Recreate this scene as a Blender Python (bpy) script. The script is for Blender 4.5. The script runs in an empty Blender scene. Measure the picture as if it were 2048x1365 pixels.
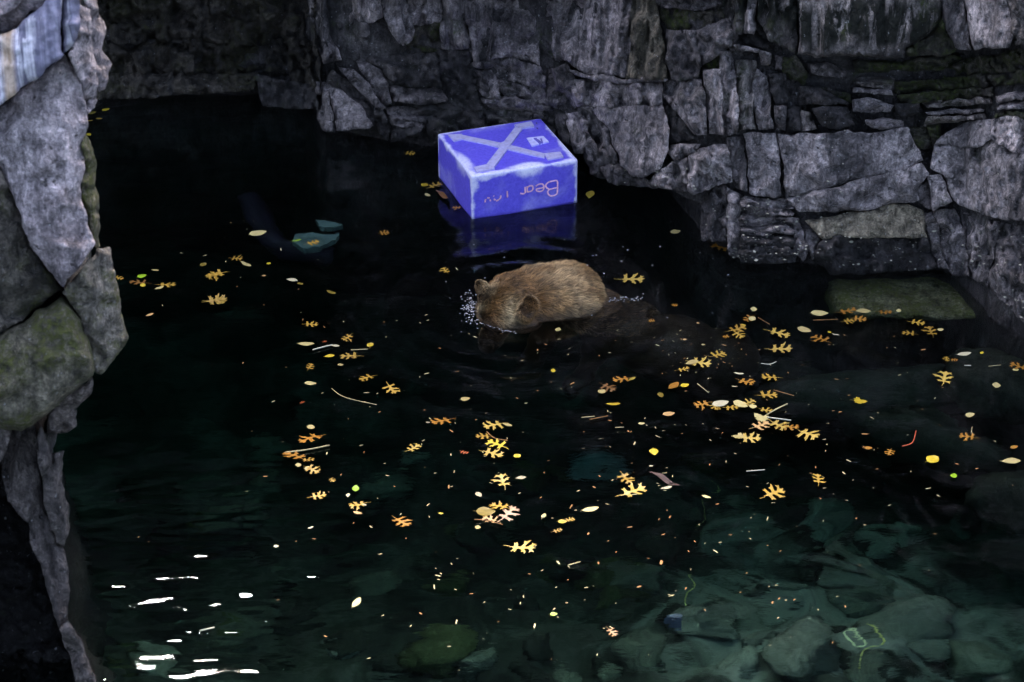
import bpy, bmesh, math, random
import numpy as np
from mathutils import Vector
from mathutils.geometry import delaunay_2d_cdt

# ------------------------------------------------------------------ scene, camera, light
S = bpy.context.scene
COL = S.collection
CAM_H = 5.8
PITCH = math.radians(29.4)
FPX = 5120.0                       # focal length in photo pixels (90 mm on a 36 mm sensor)
CAMP = np.array([0.0, 0.0, CAM_H])

cd = bpy.data.cameras.new('camera'); cam = bpy.data.objects.new('camera', cd); COL.objects.link(cam)
cam.location = (0, 0, CAM_H); cam.rotation_euler = (math.pi/2 - PITCH, 0, 0)
cd.lens = 90; cd.sensor_width = 36; cd.clip_start = 0.1; cd.clip_end = 500
cd.dof.use_dof = True; cd.dof.focus_distance = 12.2; cd.dof.aperture_fstop = 6.3
S.camera = cam

SUN_EL, SUN_AZ = math.radians(57), math.radians(-9)      # azimuth clockwise from +Y: veiled sun beyond the cliff; the pit itself lies in open shade
W = bpy.data.worlds.new('World'); S.world = W; W.use_nodes = True
wn = W.node_tree.nodes; wl = W.node_tree.links
bg = wn['Background']; sky = wn.new('ShaderNodeTexSky'); sky.sky_type = 'NISHITA'
sky.sun_disc = False; sky.sun_elevation = SUN_EL; sky.sun_rotation = SUN_AZ
sky.air_density = 1.0; sky.dust_density = 8.0; sky.ozone_density = 1.0
wl.new(sky.outputs[0], bg.inputs[0]); bg.inputs[1].default_value = 0.15
sl = bpy.data.lights.new('sun', 'SUN'); sun = bpy.data.objects.new('sun', sl); COL.objects.link(sun)
sl.energy = 1.3; sl.angle = math.radians(14); sl.color = (1.0, 0.95, 0.92)
sd = Vector((math.sin(SUN_AZ)*math.cos(SUN_EL), math.cos(SUN_AZ)*math.cos(SUN_EL), math.sin(SUN_EL)))
sun.rotation_euler = sd.to_track_quat('Z', 'Y').to_euler(); sun.location = (3, -4, 12)

S.view_settings.view_transform = 'Standard'; S.view_settings.look = 'None'
S.view_settings.exposure = 2.9; S.view_settings.gamma = 1.0
S.view_settings.use_curve_mapping = False
S.render.engine = 'CYCLES'
S.cycles.use_denoising = True
S.cycles.max_bounces = 10; S.cycles.transmission_bounces = 8; S.cycles.diffuse_bounces = 3; S.cycles.glossy_bounces = 4
S.cycles.caustics_refractive = True; S.cycles.caustics_reflective = False; S.cycles.blur_glossy = 0.3
S.cycles.sample_clamp_indirect = 4.0

RND = random.Random(7)
NR = np.random.RandomState(11)

# ------------------------------------------------------------------ projection
FW = np.array([0, math.cos(PITCH), -math.sin(PITCH)]); UP = np.array([0, math.sin(PITCH), math.cos(PITCH)])
def rays(u, v):
    u = np.atleast_1d(np.asarray(u, float)); v = np.atleast_1d(np.asarray(v, float))
    a = (u-1024)/FPX; b = -(v-682.5)/FPX
    return a[:, None]*np.array([1, 0, 0]) + b[:, None]*UP + FW
def G(u, v, z=0.0):                       # pixel -> point on the level z
    d = rays(u, v)[0]; t = (z-CAM_H)/d[2]; return CAMP + t*d
def GB(u, v, z):                          # pixel -> point under water at depth z, with refraction at the surface
    d = rays(u, v)[0]; d = d/np.linalg.norm(d); p = G(u, v, 0)
    h = math.hypot(d[0], d[1]); s = h/1.333; c = math.sqrt(1-s*s)
    k = -z/c
    return p + k*np.array([d[0]/h*s, d[1]/h*s, -c])

# ------------------------------------------------------------------ numpy noise
PERM = NR.permutation(256); PERM = np.concatenate([PERM, PERM, PERM])
GRD = NR.normal(size=(256, 3)); GRD /= np.linalg.norm(GRD, axis=1)[:, None]
def perlin(p):
    p = np.asarray(p, float); i = np.floor(p).astype(int); f = p-i; i = i & 255
    w = f*f*f*(f*(f*6-15)+10); out = 0
    for dx in (0, 1):
        for dy in (0, 1):
            for dz in (0, 1):
                h = PERM[(PERM[(PERM[(i[:, 0]+dx) & 255]+i[:, 1]+dy) & 255]+i[:, 2]+dz) & 255]
                g = GRD[h]; q = f-np.array([dx, dy, dz]); n = (g*q).sum(1)
                wt = (w[:, 0] if dx else 1-w[:, 0])*(w[:, 1] if dy else 1-w[:, 1])*(w[:, 2] if dz else 1-w[:, 2])
                out = out+n*wt
    return out*1.6
def fbm(p, o=4, g=0.5):
    r = 0; a = 1.0
    for k in range(o):
        r = r+a*perlin(p*(2.03**k)+k*17.3); a *= g
    return r
CELLR = NR.uniform(-1, 1, size=(256, 6))
def facets(p, tilt=0.3):                  # chipped planar facets: every cell is a plane with its own tilt
    p = np.asarray(p, float); i0 = np.floor(p).astype(int)
    best = np.full(len(p), 9e9); sec = best.copy(); val = np.zeros(len(p))
    for dx in (-1, 0, 1):
        for dy in (-1, 0, 1):
            for dz in (-1, 0, 1):
                c = i0+np.array([dx, dy, dz]); h = PERM[(PERM[(PERM[c[:, 0] & 255]+c[:, 1]) & 255]+c[:, 2]) & 255]
                ctr = c+0.5+0.42*CELLR[h, :3]; q = p-ctr; d = (q*q).sum(1)
                v = (q*CELLR[h, 3:]).sum(1)*tilt + CELLR[h, 3]*0.12
                m = d < best
                sec = np.where(m, best, np.minimum(sec, d)); val = np.where(m, v, val); best = np.where(m, d, best)
    e = np.clip((np.sqrt(sec)-np.sqrt(best))/0.12, 0, 1)
    return val*e - 0.05*(1-e)

# ------------------------------------------------------------------ materials
def newmat(name):
    m = bpy.data.materials.new(name); m.use_nodes = True; nt = m.node_tree
    return m, nt, nt.nodes['Principled BSDF']
def N(nt, t, **kw):
    n = nt.nodes.new(t)
    for k, v in kw.items():
        if k.startswith('i_'):
            key = k[2:]; n.inputs[int(key) if key.isdigit() else key.replace('_', ' ')].default_value = v
        else: setattr(n, k, v)
    return n
def ramp(nt, stops, interp='LINEAR'):
    r = nt.nodes.new('ShaderNodeValToRGB'); r.color_ramp.interpolation = interp
    e = r.color_ramp.elements
    while len(e) < len(stops): e.new(0.5)
    for k, (p, c) in enumerate(stops):
        e[k].position = p; e[k].color = (*c, 1) if len(c) == 3 else c
    return r
def mixc(nt, fac, a, b, mode='MIX'):
    m = nt.nodes.new('ShaderNodeMix'); m.data_type = 'RGBA'; m.blend_type = mode
    for sock, val in ((m.inputs[0], fac), (m.inputs[6], a), (m.inputs[7], b)):
        if hasattr(val, 'is_linked') or hasattr(val, 'links'): nt.links.new(val, sock)
        elif isinstance(val, (int, float)): sock.default_value = val
        else: sock.default_value = (*val, 1)
    return m.outputs[2]
def math_(nt, op, a, b=None, c=None, clamp=False):
    m = nt.nodes.new('ShaderNodeMath'); m.operation = op; m.use_clamp = clamp
    for k, val in enumerate((a, b, c)):
        if val is None: continue
        if hasattr(val, 'links'): nt.links.new(val, m.inputs[k])
        else: m.inputs[k].default_value = val
    return m.outputs[0]
def maprange(nt, v, a, b, c=0.0, d=1.0, smooth=True):
    m = nt.nodes.new('ShaderNodeMapRange'); m.interpolation_type = 'SMOOTHSTEP' if smooth else 'LINEAR'
    nt.links.new(v, m.inputs[0])
    for k, x in zip((1, 2, 3, 4), (a, b, c, d)): m.inputs[k].default_value = x
    return m.outputs[0]
def scaled(nt, src, s):
    m = N(nt, 'ShaderNodeMapping'); m.inputs['Scale'].default_value = s; nt.links.new(src, m.inputs[0]); return m.outputs[0]
def noise(nt, vec, scale, detail=6, rough=0.55, dist=0.0):
    n = N(nt, 'ShaderNodeTexNoise'); n.inputs['Scale'].default_value = scale; n.inputs['Detail'].default_value = detail
    n.inputs['Roughness'].default_value = rough; n.inputs['Distortion'].default_value = dist
    nt.links.new(vec, n.inputs['Vector']); return n.outputs['Fac']

def rockmat(name, lo, hi, streak=0.6, moss=0.0, mossc=(0.035, 0.05, 0.012), wetz=0.14, warm=0.0, spec=0.3, grain=(1, 1, 1), drip=None):
    m, nt, b = newmat(name); L = nt.links
    g = N(nt, 'ShaderNodeNewGeometry').outputs['Position']
    oi = N(nt, 'ShaderNodeObjectInfo').outputs['Random']
    gs = scaled(nt, g, grain)
    big = noise(nt, gs, 2.2, 9, 0.62, 0.3)
    col = ramp(nt, [(0.30, lo), (0.52, tuple(0.5*(x+y) for x, y in zip(lo, hi))), (0.72, hi)]); L.new(big, col.inputs[0])
    c = col.outputs[0]
    mid = noise(nt, gs, 13, 9, 0.7)
    c = mixc(nt, 1.0, c, ramp_out(nt, mid, [(0.30, (0.22, 0.22, 0.23)), (0.47, (0.85, 0.85, 0.86)), (0.70, (1.75, 1.72, 1.72))]), 'MULTIPLY')
    fine = noise(nt, g, 85, 4, 0.75)
    c = mixc(nt, 1.0, c, ramp_out(nt, fine, [(0.28, (0.42, 0.42, 0.42)), (0.5, (1, 1, 1)), (0.75, (1.9, 1.9, 1.9))]), 'MULTIPLY')
    gn = noise(nt, scaled(nt, g, (34, 34, 5)), 1.0, 5, 0.65, 0.3)
    c = mixc(nt, 1.0, c, ramp_out(nt, gn, [(0.34, (0.45, 0.45, 0.46)), (0.5, (1, 1, 1)), (0.68, (1.4, 1.4, 1.4))]), 'MULTIPLY')
    # value shift per block
    c = mixc(nt, 1.0, c, ramp_out(nt, oi, [(0, (0.68, 0.67, 0.68)), (0.5, (1, 1, 1)), (1, (1.28, 1.25, 1.24))]), 'MULTIPLY')
    # run-off streaks
    st = noise(nt, scaled(nt, g, (9, 9, 0.9)), 1.0, 8, 0.65, 0.4)
    stm = maprange(nt, st, 0.50, 0.66, 0, streak)
    c = mixc(nt, stm, c, (0.025, 0.024, 0.026))
    if drip:          # black algae curtains hanging in a band of the face
        zs = N(nt, 'ShaderNodeSeparateXYZ'); L.new(g, zs.inputs[0])
        dn = noise(nt, scaled(nt, g, (13, 6, 2.0)), 1.0, 7, 0.68, 0.5); dl = noise(nt, scaled(nt, g, (3, 3, 1.5)), 1.0, 3)
        zc = math_(nt, 'ADD', zs.outputs[2], math_(nt, 'MULTIPLY', math_(nt, 'SUBTRACT', dl, .5), .35))
        bandm = maprange(nt, math_(nt, 'ABSOLUTE', math_(nt, 'SUBTRACT', zc, drip[0])), drip[1], drip[1]*.45)
        c = mixc(nt, math_(nt, 'MULTIPLY', bandm, maprange(nt, dn, .42, .50), clamp=True), c, (0.012, 0.013, 0.009))
    # pits
    pit = noise(nt, g, 30, 3, 0.5); c = mixc(nt, maprange(nt, pit, 0.66, 0.72, 0, 0.75), c, (0.02, 0.02, 0.02))
    # pale crust flecks
    fl = noise(nt, g, 55, 2, 0.4); c = mixc(nt, maprange(nt, fl, 0.69, 0.76, 0, 0.6), c, (0.46, 0.45, 0.46))
    if moss:
        mm = noise(nt, g, 3.1, 7, 0.7); mf = noise(nt, g, 48, 4, 0.7)
        mk = math_(nt, 'MULTIPLY', maprange(nt, mm, 0.62-0.3*moss, 0.78-0.3*moss), maprange(nt, mf, 0.30, 0.62), clamp=True)
        c = mixc(nt, mk, c, ramp_out(nt, mf, [(0.3, tuple(0.4*x for x in mossc)), (0.7, tuple(1.6*x for x in mossc))]))
    # wet, algae-dark band just above the water
    z = N(nt, 'ShaderNodeSeparateXYZ'); L.new(g, z.inputs[0])
    zz = math_(nt, 'ADD', z.outputs[2], math_(nt, 'MULTIPLY', math_(nt, 'SUBTRACT', big, 0.5), -0.5))
    wet = maprange(nt, zz, wetz, wetz-0.12)
    c = mixc(nt, wet, c, mixc(nt, 1.0, c, (0.36, 0.35, 0.36), 'MULTIPLY'))
    L.new(c, b.inputs['Base Color'])
    L.new(maprange(nt, wet, 0, 1, 0.78, 0.32), b.inputs['Roughness']); b.inputs['Specular IOR Level'].default_value = spec
    h = math_(nt, 'ADD', math_(nt, 'MULTIPLY', mid, 1.0), math_(nt, 'MULTIPLY', fine, 0.30))
    h = math_(nt, 'ADD', h, math_(nt, 'MULTIPLY', gn, 0.55))
    h = math_(nt, 'SUBTRACT', h, math_(nt, 'MULTIPLY', maprange(nt, pit, 0.62, 0.72), 0.3))
    bp = N(nt, 'ShaderNodeBump'); bp.inputs['Strength'].default_value = 1.0; bp.inputs['Distance'].default_value = 0.05
    L.new(h, bp.inputs['Height']); L.new(bp.outputs[0], b.inputs['Normal'])
    return m
def ramp_out(nt, fac, stops):
    r = ramp(nt, stops); nt.links.new(fac, r.inputs[0]); return r.outputs[0]

_d = rays(1720, 62)[0]; DRIP = (float(CAM_H+_d[2]*11.0/_d[1])+.10, 0.15)
M = {}
M['pale'] = rockmat('pale_grey_rock', (0.08925, 0.078, 0.07905), (0.6464, 0.5643, 0.5513), 0.7, 0.10)
M['mid'] = rockmat('grey_rock', (0.0441, 0.038, 0.03906), (0.4584, 0.3988, 0.3895), 0.8, 0.18)
M['dark'] = rockmat('dark_wet_rock', (0.0168, 0.0146, 0.01442), (0.1208, 0.104, 0.1014), 0.75, 0.2, spec=0.45)
M['moss'] = rockmat('mossy_rock', (0.03822, 0.03349, 0.02639), (0.142, 0.1231, 0.104), 0.75, 0.75, (0.04368, 0.05713, 0.009598))
M['drip'] = rockmat('algae_streaked_rock', (0.07875, 0.068, 0.06324), (0.4939, 0.4312, 0.4011), 0.7, 0.3, (0.03822, 0.04925, 0.007998), drip=DRIP)
M['warm'] = rockmat('yellowish_rock', (0.131, 0.1133, 0.08398), (0.3604, 0.3088, 0.22), 0.5, 0.12)
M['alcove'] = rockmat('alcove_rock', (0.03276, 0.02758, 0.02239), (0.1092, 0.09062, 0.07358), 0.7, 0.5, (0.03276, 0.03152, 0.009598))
M['leftpale'] = rockmat('lavender_grey_rock', (0.21, 0.178, 0.186), (0.63, 0.54, 0.5487), 0.45, 0.06, wetz=-1)
M['leftmoss'] = rockmat('green_grey_rock', (0.1092, 0.0985, 0.07598), (0.273, 0.2364, 0.2), 0.5, 0.42, (0.06552, 0.06895, 0.016), wetz=-1)
M['leftgreen'] = rockmat('moss_covered_rock', (0.08736, 0.0788, 0.05599), (0.2184, 0.197, 0.144), 0.5, 0.8, (0.06006, 0.06501, 0.0144), wetz=-1)
M['leftlow'] = rockmat('lower_outcrop_rock', (0.07644, 0.06402, 0.05999), (0.2075, 0.1773, 0.16), 0.5, 0.1, wetz=0.3)

def streak_slab():
    m, nt, b = newmat('streaked_slab_rock'); L = nt.links
    g = N(nt, 'ShaderNodeNewGeometry').outputs['Position']
    s = noise(nt, scaled(nt, g, (13, 3, 0.45)), 1.0, 7, 0.62, 0.2)
    c = ramp_out(nt, s, [(0.32, (0.0945, 0.09, 0.1395)), (0.43, (0.231, 0.215, 0.2883)), (0.50, (0.105, 0.1, 0.1535)), (0.56, (0.525, 0.5, 0.558)), (0.61, (0.21, 0.195, 0.2604)), (0.70, (0.357, 0.33, 0.3906))])
    x = N(nt, 'ShaderNodeSeparateXYZ'); L.new(g, x.inputs[0])
    w = noise(nt, scaled(nt, g, (6, 6, 2)), 1.0, 4)
    xx = math_(nt, 'ADD', x.outputs[0], math_(nt, 'MULTIPLY', math_(nt, 'SUBTRACT', w, 0.5), 0.10))
    x0 = (41-1024)/FPX*float(G(150, 1450)[1])/float(rays(41, 100)[0][1])
    rust = maprange(nt, math_(nt, 'ABSOLUTE', math_(nt, 'SUBTRACT', xx, x0)), 0.03, 0.008, 0, 0.65)
    c = mixc(nt, rust, c, (0.441, 0.29, 0.1488))
    f = noise(nt, g, 70, 5, 0.7); c = mixc(nt, 1.0, c, ramp_out(nt, f, [(0.3, (0.72,)*3), (0.5, (1,)*3), (0.75, (1.25,)*3)]), 'MULTIPLY')
    L.new(c, b.inputs['Base Color']); b.inputs['Roughness'].default_value = 0.6
    bp = N(nt, 'ShaderNodeBump'); bp.inputs['Strength'].default_value = 0.5; bp.inputs['Distance'].default_value = 0.012
    L.new(f, bp.inputs['Height']); L.new(bp.outputs[0], b.inputs['Normal'])
    return m
M['black'] = rockmat('shaded_recess_rock', (0.006, 0.006, 0.006), (0.04, 0.037, 0.037), 0.6, 0.1, wetz=-1, spec=.2)  # near-black: shade of the outcrop's lower recess put into the rock colour
M['body'] = rockmat('cliff_core_rock', (0.014, 0.013, 0.013), (0.12, 0.11, 0.11), 0.75, 0.25)
M['slab'] = streak_slab()

def simple(name, col, rough=0.6, var=0.15, scale=30, spec=0.3, bump=0.0, tr=0.0):
    m, nt, b = newmat(name); L = nt.links
    tc = N(nt, 'ShaderNodeTexCoord').outputs['Object']
    n = noise(nt, tc, scale, 5, 0.65)
    c = ramp_out(nt, n, [(0.3, tuple(x*(1-2*var) for x in col)), (0.5, col), (0.7, tuple(min(1, x*(1+1.2*var)) for x in col))])
    oi = N(nt, 'ShaderNodeObjectInfo').outputs['Random']
    c = mixc(nt, 1.0, c, ramp_out(nt, oi, [(0, (0.78, 0.76, 0.72)), (1, (1.15, 1.15, 1.1))]), 'MULTIPLY')
    L.new(c, b.inputs['Base Color']); b.inputs['Roughness'].default_value = rough; b.inputs['Specular IOR Level'].default_value = spec
    if bump:
        bp = N(nt, 'ShaderNodeBump'); bp.inputs['Strength'].default_value = bump; bp.inputs['Distance'].default_value = 0.02
        L.new(n, bp.inputs['Height']); L.new(bp.outputs[0], b.inputs['Normal'])
    return m

# ------------------------------------------------------------------ object helpers
def mesh_obj(name, verts, faces, mat=None, parent=None, smooth=True, kind=None, label=None, cat=None, group=None):
    me = bpy.data.meshes.new(name); me.from_pydata([tuple(map(float, v)) for v in verts], [], [tuple(f) for f in faces]); me.update()
    if smooth: me.polygons.foreach_set('use_smooth', [True]*len(me.polygons))
    if mat is not None: me.materials.append(mat)
    o = bpy.data.objects.new(name, me); COL.objects.link(o)
    if parent is not None: o.parent = parent
    tag(o, label, cat, group, kind); return o
def tag(o, label=None, cat=None, group=None, kind=None):
    if label: o['label'] = label
    if cat: o['category'] = cat
    if group: o['group'] = group
    if kind: o['kind'] = kind
def empty(name, loc=(0, 0, 0)):
    o = bpy.data.objects.new(name, None); COL.objects.link(o); o.location = loc; o.empty_display_size = 0.1; return o

# ------------------------------------------------------------------ cliff surfaces (the waterline gives the distance)
WL = [(-900, 150), (-200, 190), (200, 205), (560, 205), (610, 215), (650, 262), (740, 276), (880, 290), (1040, 300), (1160, 338), (1260, 400), (1390, 485),
      (1460, 512), (1590, 528), (1660, 540), (1860, 536), (1925, 548), (2000, 618), (2048, 652), (2150, 720), (2500, 860), (3000, 1000)]
WLu = np.array([a for a, b in WL], float); WLY = np.array([G(a, b)[1] for a, b in WL])
def Ycliff(u): return np.interp(u, WLu, WLY)
LEAN = 0.10
def cliff_pts(u, v, o):                    # o = how far the point stands out of the cliff plane towards the pool
    d = rays(u, v); t = (Ycliff(u) + LEAN*CAM_H - o)/(d[:, 1]-LEAN*d[:, 2]); return CAMP + t[:, None]*d
YL = float(G(150, 1450)[1])
def left_pts(u, v, o):
    d = rays(u, v); u = np.atleast_1d(u); t = (YL + 0.04*CAM_H + 0.0*u - o)/(d[:, 1]-0.04*d[:, 2]); return CAMP + t[:, None]*d

def resample(poly, step):
    out = []
    for k in range(len(poly)):
        a = np.array(poly[k], float); b = np.array(poly[(k+1) % len(poly)], float); n = max(1, int(np.linalg.norm(b-a)/step))
        for j in range(n): out.append(a+(b-a)*j/n)
    return np.array(out)
def inside(pts, poly):
    x, y = pts[:, 0], pts[:, 1]; r = np.zeros(len(pts), bool); n = len(poly)
    for k in range(n):
        x0, y0 = poly[k]; x1, y1 = poly[(k+1) % n]
        if y0 == y1: continue
        c = ((y0 > y) != (y1 > y)) & (x < (x1-x0)*(y-y0)/(y1-y0)+x0); r ^= c
    return r
def dist_poly(pts, poly):
    a = poly; b = np.roll(poly, -1, 0); best = np.full(len(pts), 1e9)
    for k in range(len(a)):
        e = b[k]-a[k]; L = (e*e).sum()+1e-9; t = np.clip(((pts-a[k])@e)/L, 0, 1)
        q = pts-(a[k]+t[:, None]*e); best = np.minimum(best, (q*q).sum(1))
    return np.sqrt(best)
BLOCK_TRIS = [0]
def warp(p):                              # joints wander: the same bend for both neighbours of a joint
    q = np.stack([p[:, 0]/42, p[:, 1]/42, np.full(len(p), 1.7)], 1)
    return np.stack([4.5*fbm(q, 3, .6), 4.0*fbm(q+31, 3, .6)], 1)
SURF_SAMPLES = []
def block(parent, poly, surf, mat, off=0.0, tu=0.0, tv=0.0, bulge=0.015, rnd=0.012, rpx=4, fac=1.0, gap=0.2, grain=(1, 1, 1), step=5, back=0.32, crinkle=2.2, name='rock_block', seed=None, litter=0.0):
    """One block of the rock face: outline in photo pixels, relief in metres on the face it belongs to."""
    poly = np.array(poly, float)
    area = 0.5*np.sum(poly[:, 0]*np.roll(poly[:, 1], -1)-np.roll(poly[:, 0], -1)*poly[:, 1])
    if area < 0: poly = poly[::-1]
    ring = resample(poly, step*0.9)
    tn = np.roll(ring, -1, 0)-np.roll(ring, 1, 0); nl = np.linalg.norm(tn, axis=1)[:, None]+1e-6
    inw = np.stack([-tn[:, 1], tn[:, 0]], 1)/nl
    p3 = np.stack([ring[:, 0]/26, ring[:, 1]/26, np.full(len(ring), 3.3)], 1)
    ring = ring + warp(ring); gv = RND.uniform(-3.0, -.3)
    ring = ring + inw*(gap + gv + 0.5*crinkle*0.75*(fbm(p3, 3)[:, None]) + crinkle*0.45*np.abs(perlin(p3*3.1))[:, None])
    x0, y0 = ring.min(0); x1, y1 = ring.max(0)
    gx, gy = np.meshgrid(np.arange(x0, x1, step), np.arange(y0, y1, step)); gp = np.stack([gx.ravel(), gy.ravel()], 1)
    gp = gp+NR.uniform(-0.3, 0.3, gp.shape)*step
    gp = gp[inside(gp, ring)]
    if len(gp): gp = gp[dist_poly(gp, ring) > step*0.55]
    pts = np.concatenate([ring, gp]) if len(gp) else ring
    n = len(ring)
    vs, es, fs, *_ = delaunay_2d_cdt([Vector(p) for p in pts], [(k, (k+1) % n) for k in range(n)], [], 1, 1e-4)
    P = np.array([tuple(v) for v in vs]); d = dist_poly(P, ring)
    # orient & boundary
    c = poly.mean(0)
    base = surf(P[:, 0], P[:, 1], np.zeros(len(P)))
    sd_ = RND.uniform(0, 60) if seed is None else seed
    gr = np.array(grain)
    q = base*gr
    o = off + tu*(P[:, 0]-c[0])/100 + tv*(P[:, 1]-c[1])/100
    big = max(12.0, 0.5*min(x1-x0, y1-y0))
    o = o + bulge*(1-(1-np.clip(d/big, 0, 1))**2)
    e = np.clip(d/rpx, 0, 1); o = o - rnd*(1-np.sqrt(np.clip(1-(1-e)**2, 0, 1)))
    o = o + fac*(0.15*facets(q*6.0+sd_, 1.0) + 0.085*facets(q*15+sd_, 1.0)+0.03*facets(q*34+sd_, 1.0)) + fac*(0.03*fbm(q*7+sd_, 4, 0.6)+0.008*fbm(q*36+sd_, 3, .6))
    V = surf(P[:, 0], P[:, 1], o)
    F = []
    for f in fs:
        for k in range(1, len(f)-1): F.append((f[0], f[k], f[k+1]))
    V = list(V); cnt = {}
    for f in F:
        for a, b in ((f[0], f[1]), (f[1], f[2]), (f[2], f[0])): cnt[(a, b)] = cnt.get((a, b), 0)+1
    # face the camera
    def nrm(f): return np.cross(V[f[1]]-V[f[0]], V[f[2]]-V[f[0]])
    if F and sum(np.dot(nrm(f), CAMP-V[f[0]]) for f in F[:40]) < 0:
        F = [(f[0], f[2], f[1]) for f in F]; cnt = {(b, a): k for (a, b), k in cnt.items()}
    be = [(a, b) for (a, b) in cnt if (b, a) not in cnt]
    mp = {}
    ctr = np.mean(V, axis=0)
    for a, b in be:
        for k in (a, b):
            if k not in mp:
                r = V[k]-CAMP; r = r/np.linalg.norm(r); mp[k] = len(V); V.append(V[k]+r*back+(ctr-V[k])*0.06)
    for a, b in be: F.append((b, a, mp[a])); F.append((b, mp[a], mp[b]))
    if litter:
        vv = np.array(V[:len(P)])
        for k in NR.permutation(len(vv))[:int(1.8*litter*len(vv))]: SURF_SAMPLES.append(vv[k])
    BLOCK_TRIS[0] += len(F)
    ob = mesh_obj(name, V, F, mat, parent)
    return ob

# zoom-window coordinates -> photo pixels
ZW = {'A': (0, 0, .3421), 'F6': (600, 0, .2539), 'F7': (1080, 0, .3077), 'F8': (1440, 0, .2969), 'C': (1250, 0, .3896), 'F5': (1550, 340, .2491),
      'L1': (0, 0, .3297), 'L2': (0, 440, .3370), 'L3': (0, 840, .3846), 'P': (0, 0, 1.0)}
def Z(w, pts):
    x, y, s = ZW[w]; return [(x+a*s, y+b*s) for a, b in pts]

# ------------------------------------------------------------------ cliff body behind the blocks
def cliff_body():
    us = np.concatenate([np.arange(-900, 560, 60), np.arange(560, 680, 10), np.arange(680, 2060, 16), np.arange(2060, 3001, 60)])
    zs = np.concatenate([np.arange(-1.9, 1.5, 0.06), np.arange(1.5, 6.4, 0.16)])
    V = []; F = []
    for z in zs:
        Y = Ycliff(us) + LEAN*z
        t = (Y)/ (rays(us, np.full(len(us), 300.0))[:, 1]); X = (us-1024)/FPX*t
        p = np.stack([X, Y, np.full(len(us), z)], 1)
        o = -0.015 + 0.04*fbm(p*3.0, 4) + 0.05*facets(p*5.0, 1.0) - 0.09*np.exp(-((us-1790)/230)**4)*(1 if .55 < z < 1.25 else 0) - 0.08*np.clip((700-us)/100, 0, 1)
        # the mouth of the low cave beside the box
        cave = np.exp(-((us-1290)/120)**2)*(1 if z < 0.18 else 0); o = o-0.55*cave
        # face steps out above the blocks; unseen overhang added to shade the alcove
        zt = np.interp(us, [-900, 600, 660, 2000, 3000], [1.45, 1.45, 1.65, 1.75, 1.8])
        s = np.clip((z-zt)/0.35, 0, 1); s = s*s*(3-2*s)
        out = np.interp(us, [-900, 600, 700, 900, 3000], [1.5, 1.5, 0.55, 0.25, 0.22])
        o = o + s*out + np.where(z > zt, 0.16*fbm(p*1.3+5, 4)+0.2*facets(p*1.7, 1.0), 0)
        p[:, 1] -= o; p[:, 2] = np.where(p[:, 2] > 1.6, 1.6+(p[:, 2]-1.6)*np.interp(us, [-900, 560, 760, 3000], [.8, .8, 1, 1]), p[:, 2]); V.extend(p)  # unseen left top set lower so the sun reaches only the near water
    nu = len(us)
    for j in range(len(zs)-1):
        for i in range(nu-1):
            a = j*nu+i; F.append((a, a+1, a+nu+1, a+nu))
    # closed at the back so that it is a solid mass
    b0 = len(V)
    for row in (0, len(zs)-1):
        for i in range(nu):
            p = V[row*nu+i]; V.append((p[0]*1.1, p[1]+2.5, p[2]))
    for i in range(nu-1):
        F.append((i+1, i, b0+i, b0+i+1)); r = (len(zs)-1)*nu
        F.append((r+i, r+i+1, b0+nu+i+1, b0+nu+i)); F.append((b0+i+1, b0+i, b0+nu+i, b0+nu+i+1))
    return mesh_obj('rock_cliff', V, F, M['body'], kind='structure', label='grey fractured rock cliff rising behind the pool')
cliff = cliff_body()
R = lambda w, pts, mat, **k: block(cliff, Z(w, pts), cliff_pts, M[mat], **k)
VG = (1.6, 1.6, 0.45)       # vertical grain
HG = (0.6, 1.2, 2.6)        # layered

# left end, beside the alcove
R('F6', [(60,-80),(200,-80),(210,150),(250,300),(330,470),(190,500),(120,220),(75,60)], 'mid', off=.05, tu=.05, grain=VG)
R('F6', [(200,-80),(350,-80),(370,170),(300,190),(460,430),(400,470),(330,465),(250,300),(215,150)], 'dark', off=.0, grain=VG)
R('F6', [(350,-80),(620,-80),(640,130),(570,170),(390,180),(360,60)], 'mid', off=.09, tv=.06, grain=VG)
R('F6', [(620,-80),(840,-80),(850,60),(900,250),(880,310),(820,350),(700,220),(650,110)], 'mid', off=.13, tv=.08, grain=VG)
R('F6', [(840,-80),(1090,-80),(1110,180),(1000,190),(900,200),(860,70)], 'mid', off=.08, tv=.05, grain=VG)
R('F6', [(300,190),(390,180),(640,140),(700,225),(820,355),(870,410),(640,430),(460,440)], 'dark', off=-.04, tv=-.10)
R('F6', [(880,310),(905,210),(1110,185),(1120,370),(1080,405),(950,415),(870,405),(830,360)], 'moss', off=-.02, tv=-.04)
R('F6', [(1095,-80),(1290,-80),(1310,200),(1330,380),(1200,385),(1115,385),(1120,200)], 'mid', off=.10, tv=.04, grain=VG)
R('F6', [(1295,-80),(1520,-80),(1510,150),(1500,480),(1380,500),(1340,390),(1310,170)], 'mid', off=.04, tv=.06, tu=-.1, grain=VG)
R('F6', [(1520,-80),(1840,-80),(1850,160),(1880,350),(1890,530),(1800,480),(1650,445),(1505,470),(1510,160)], 'mid', off=.03, tv=.05, fac=.45)
R('F6', [(1840,-80),(2060,-80),(2080,120),(2010,350),(1880,345),(1850,150)], 'mid', off=-.02)
R('F6', [(430,480),(560,460),(1080,410),(1120,700),(900,690),(760,670),(690,620),(620,530),(500,490)], 'dark', off=.02, tv=.03)
R('F6', [(1085,405),(1330,395),(1375,660),(1330,665),(1150,600),(1110,560)], 'dark', off=.04, tv=.04)
R('F6', [(1345,500),(1500,485),(1660,450),(1890,540),(1940,700),(1560,600),(1440,540),(1380,520)], 'mid', off=.02)
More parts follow.
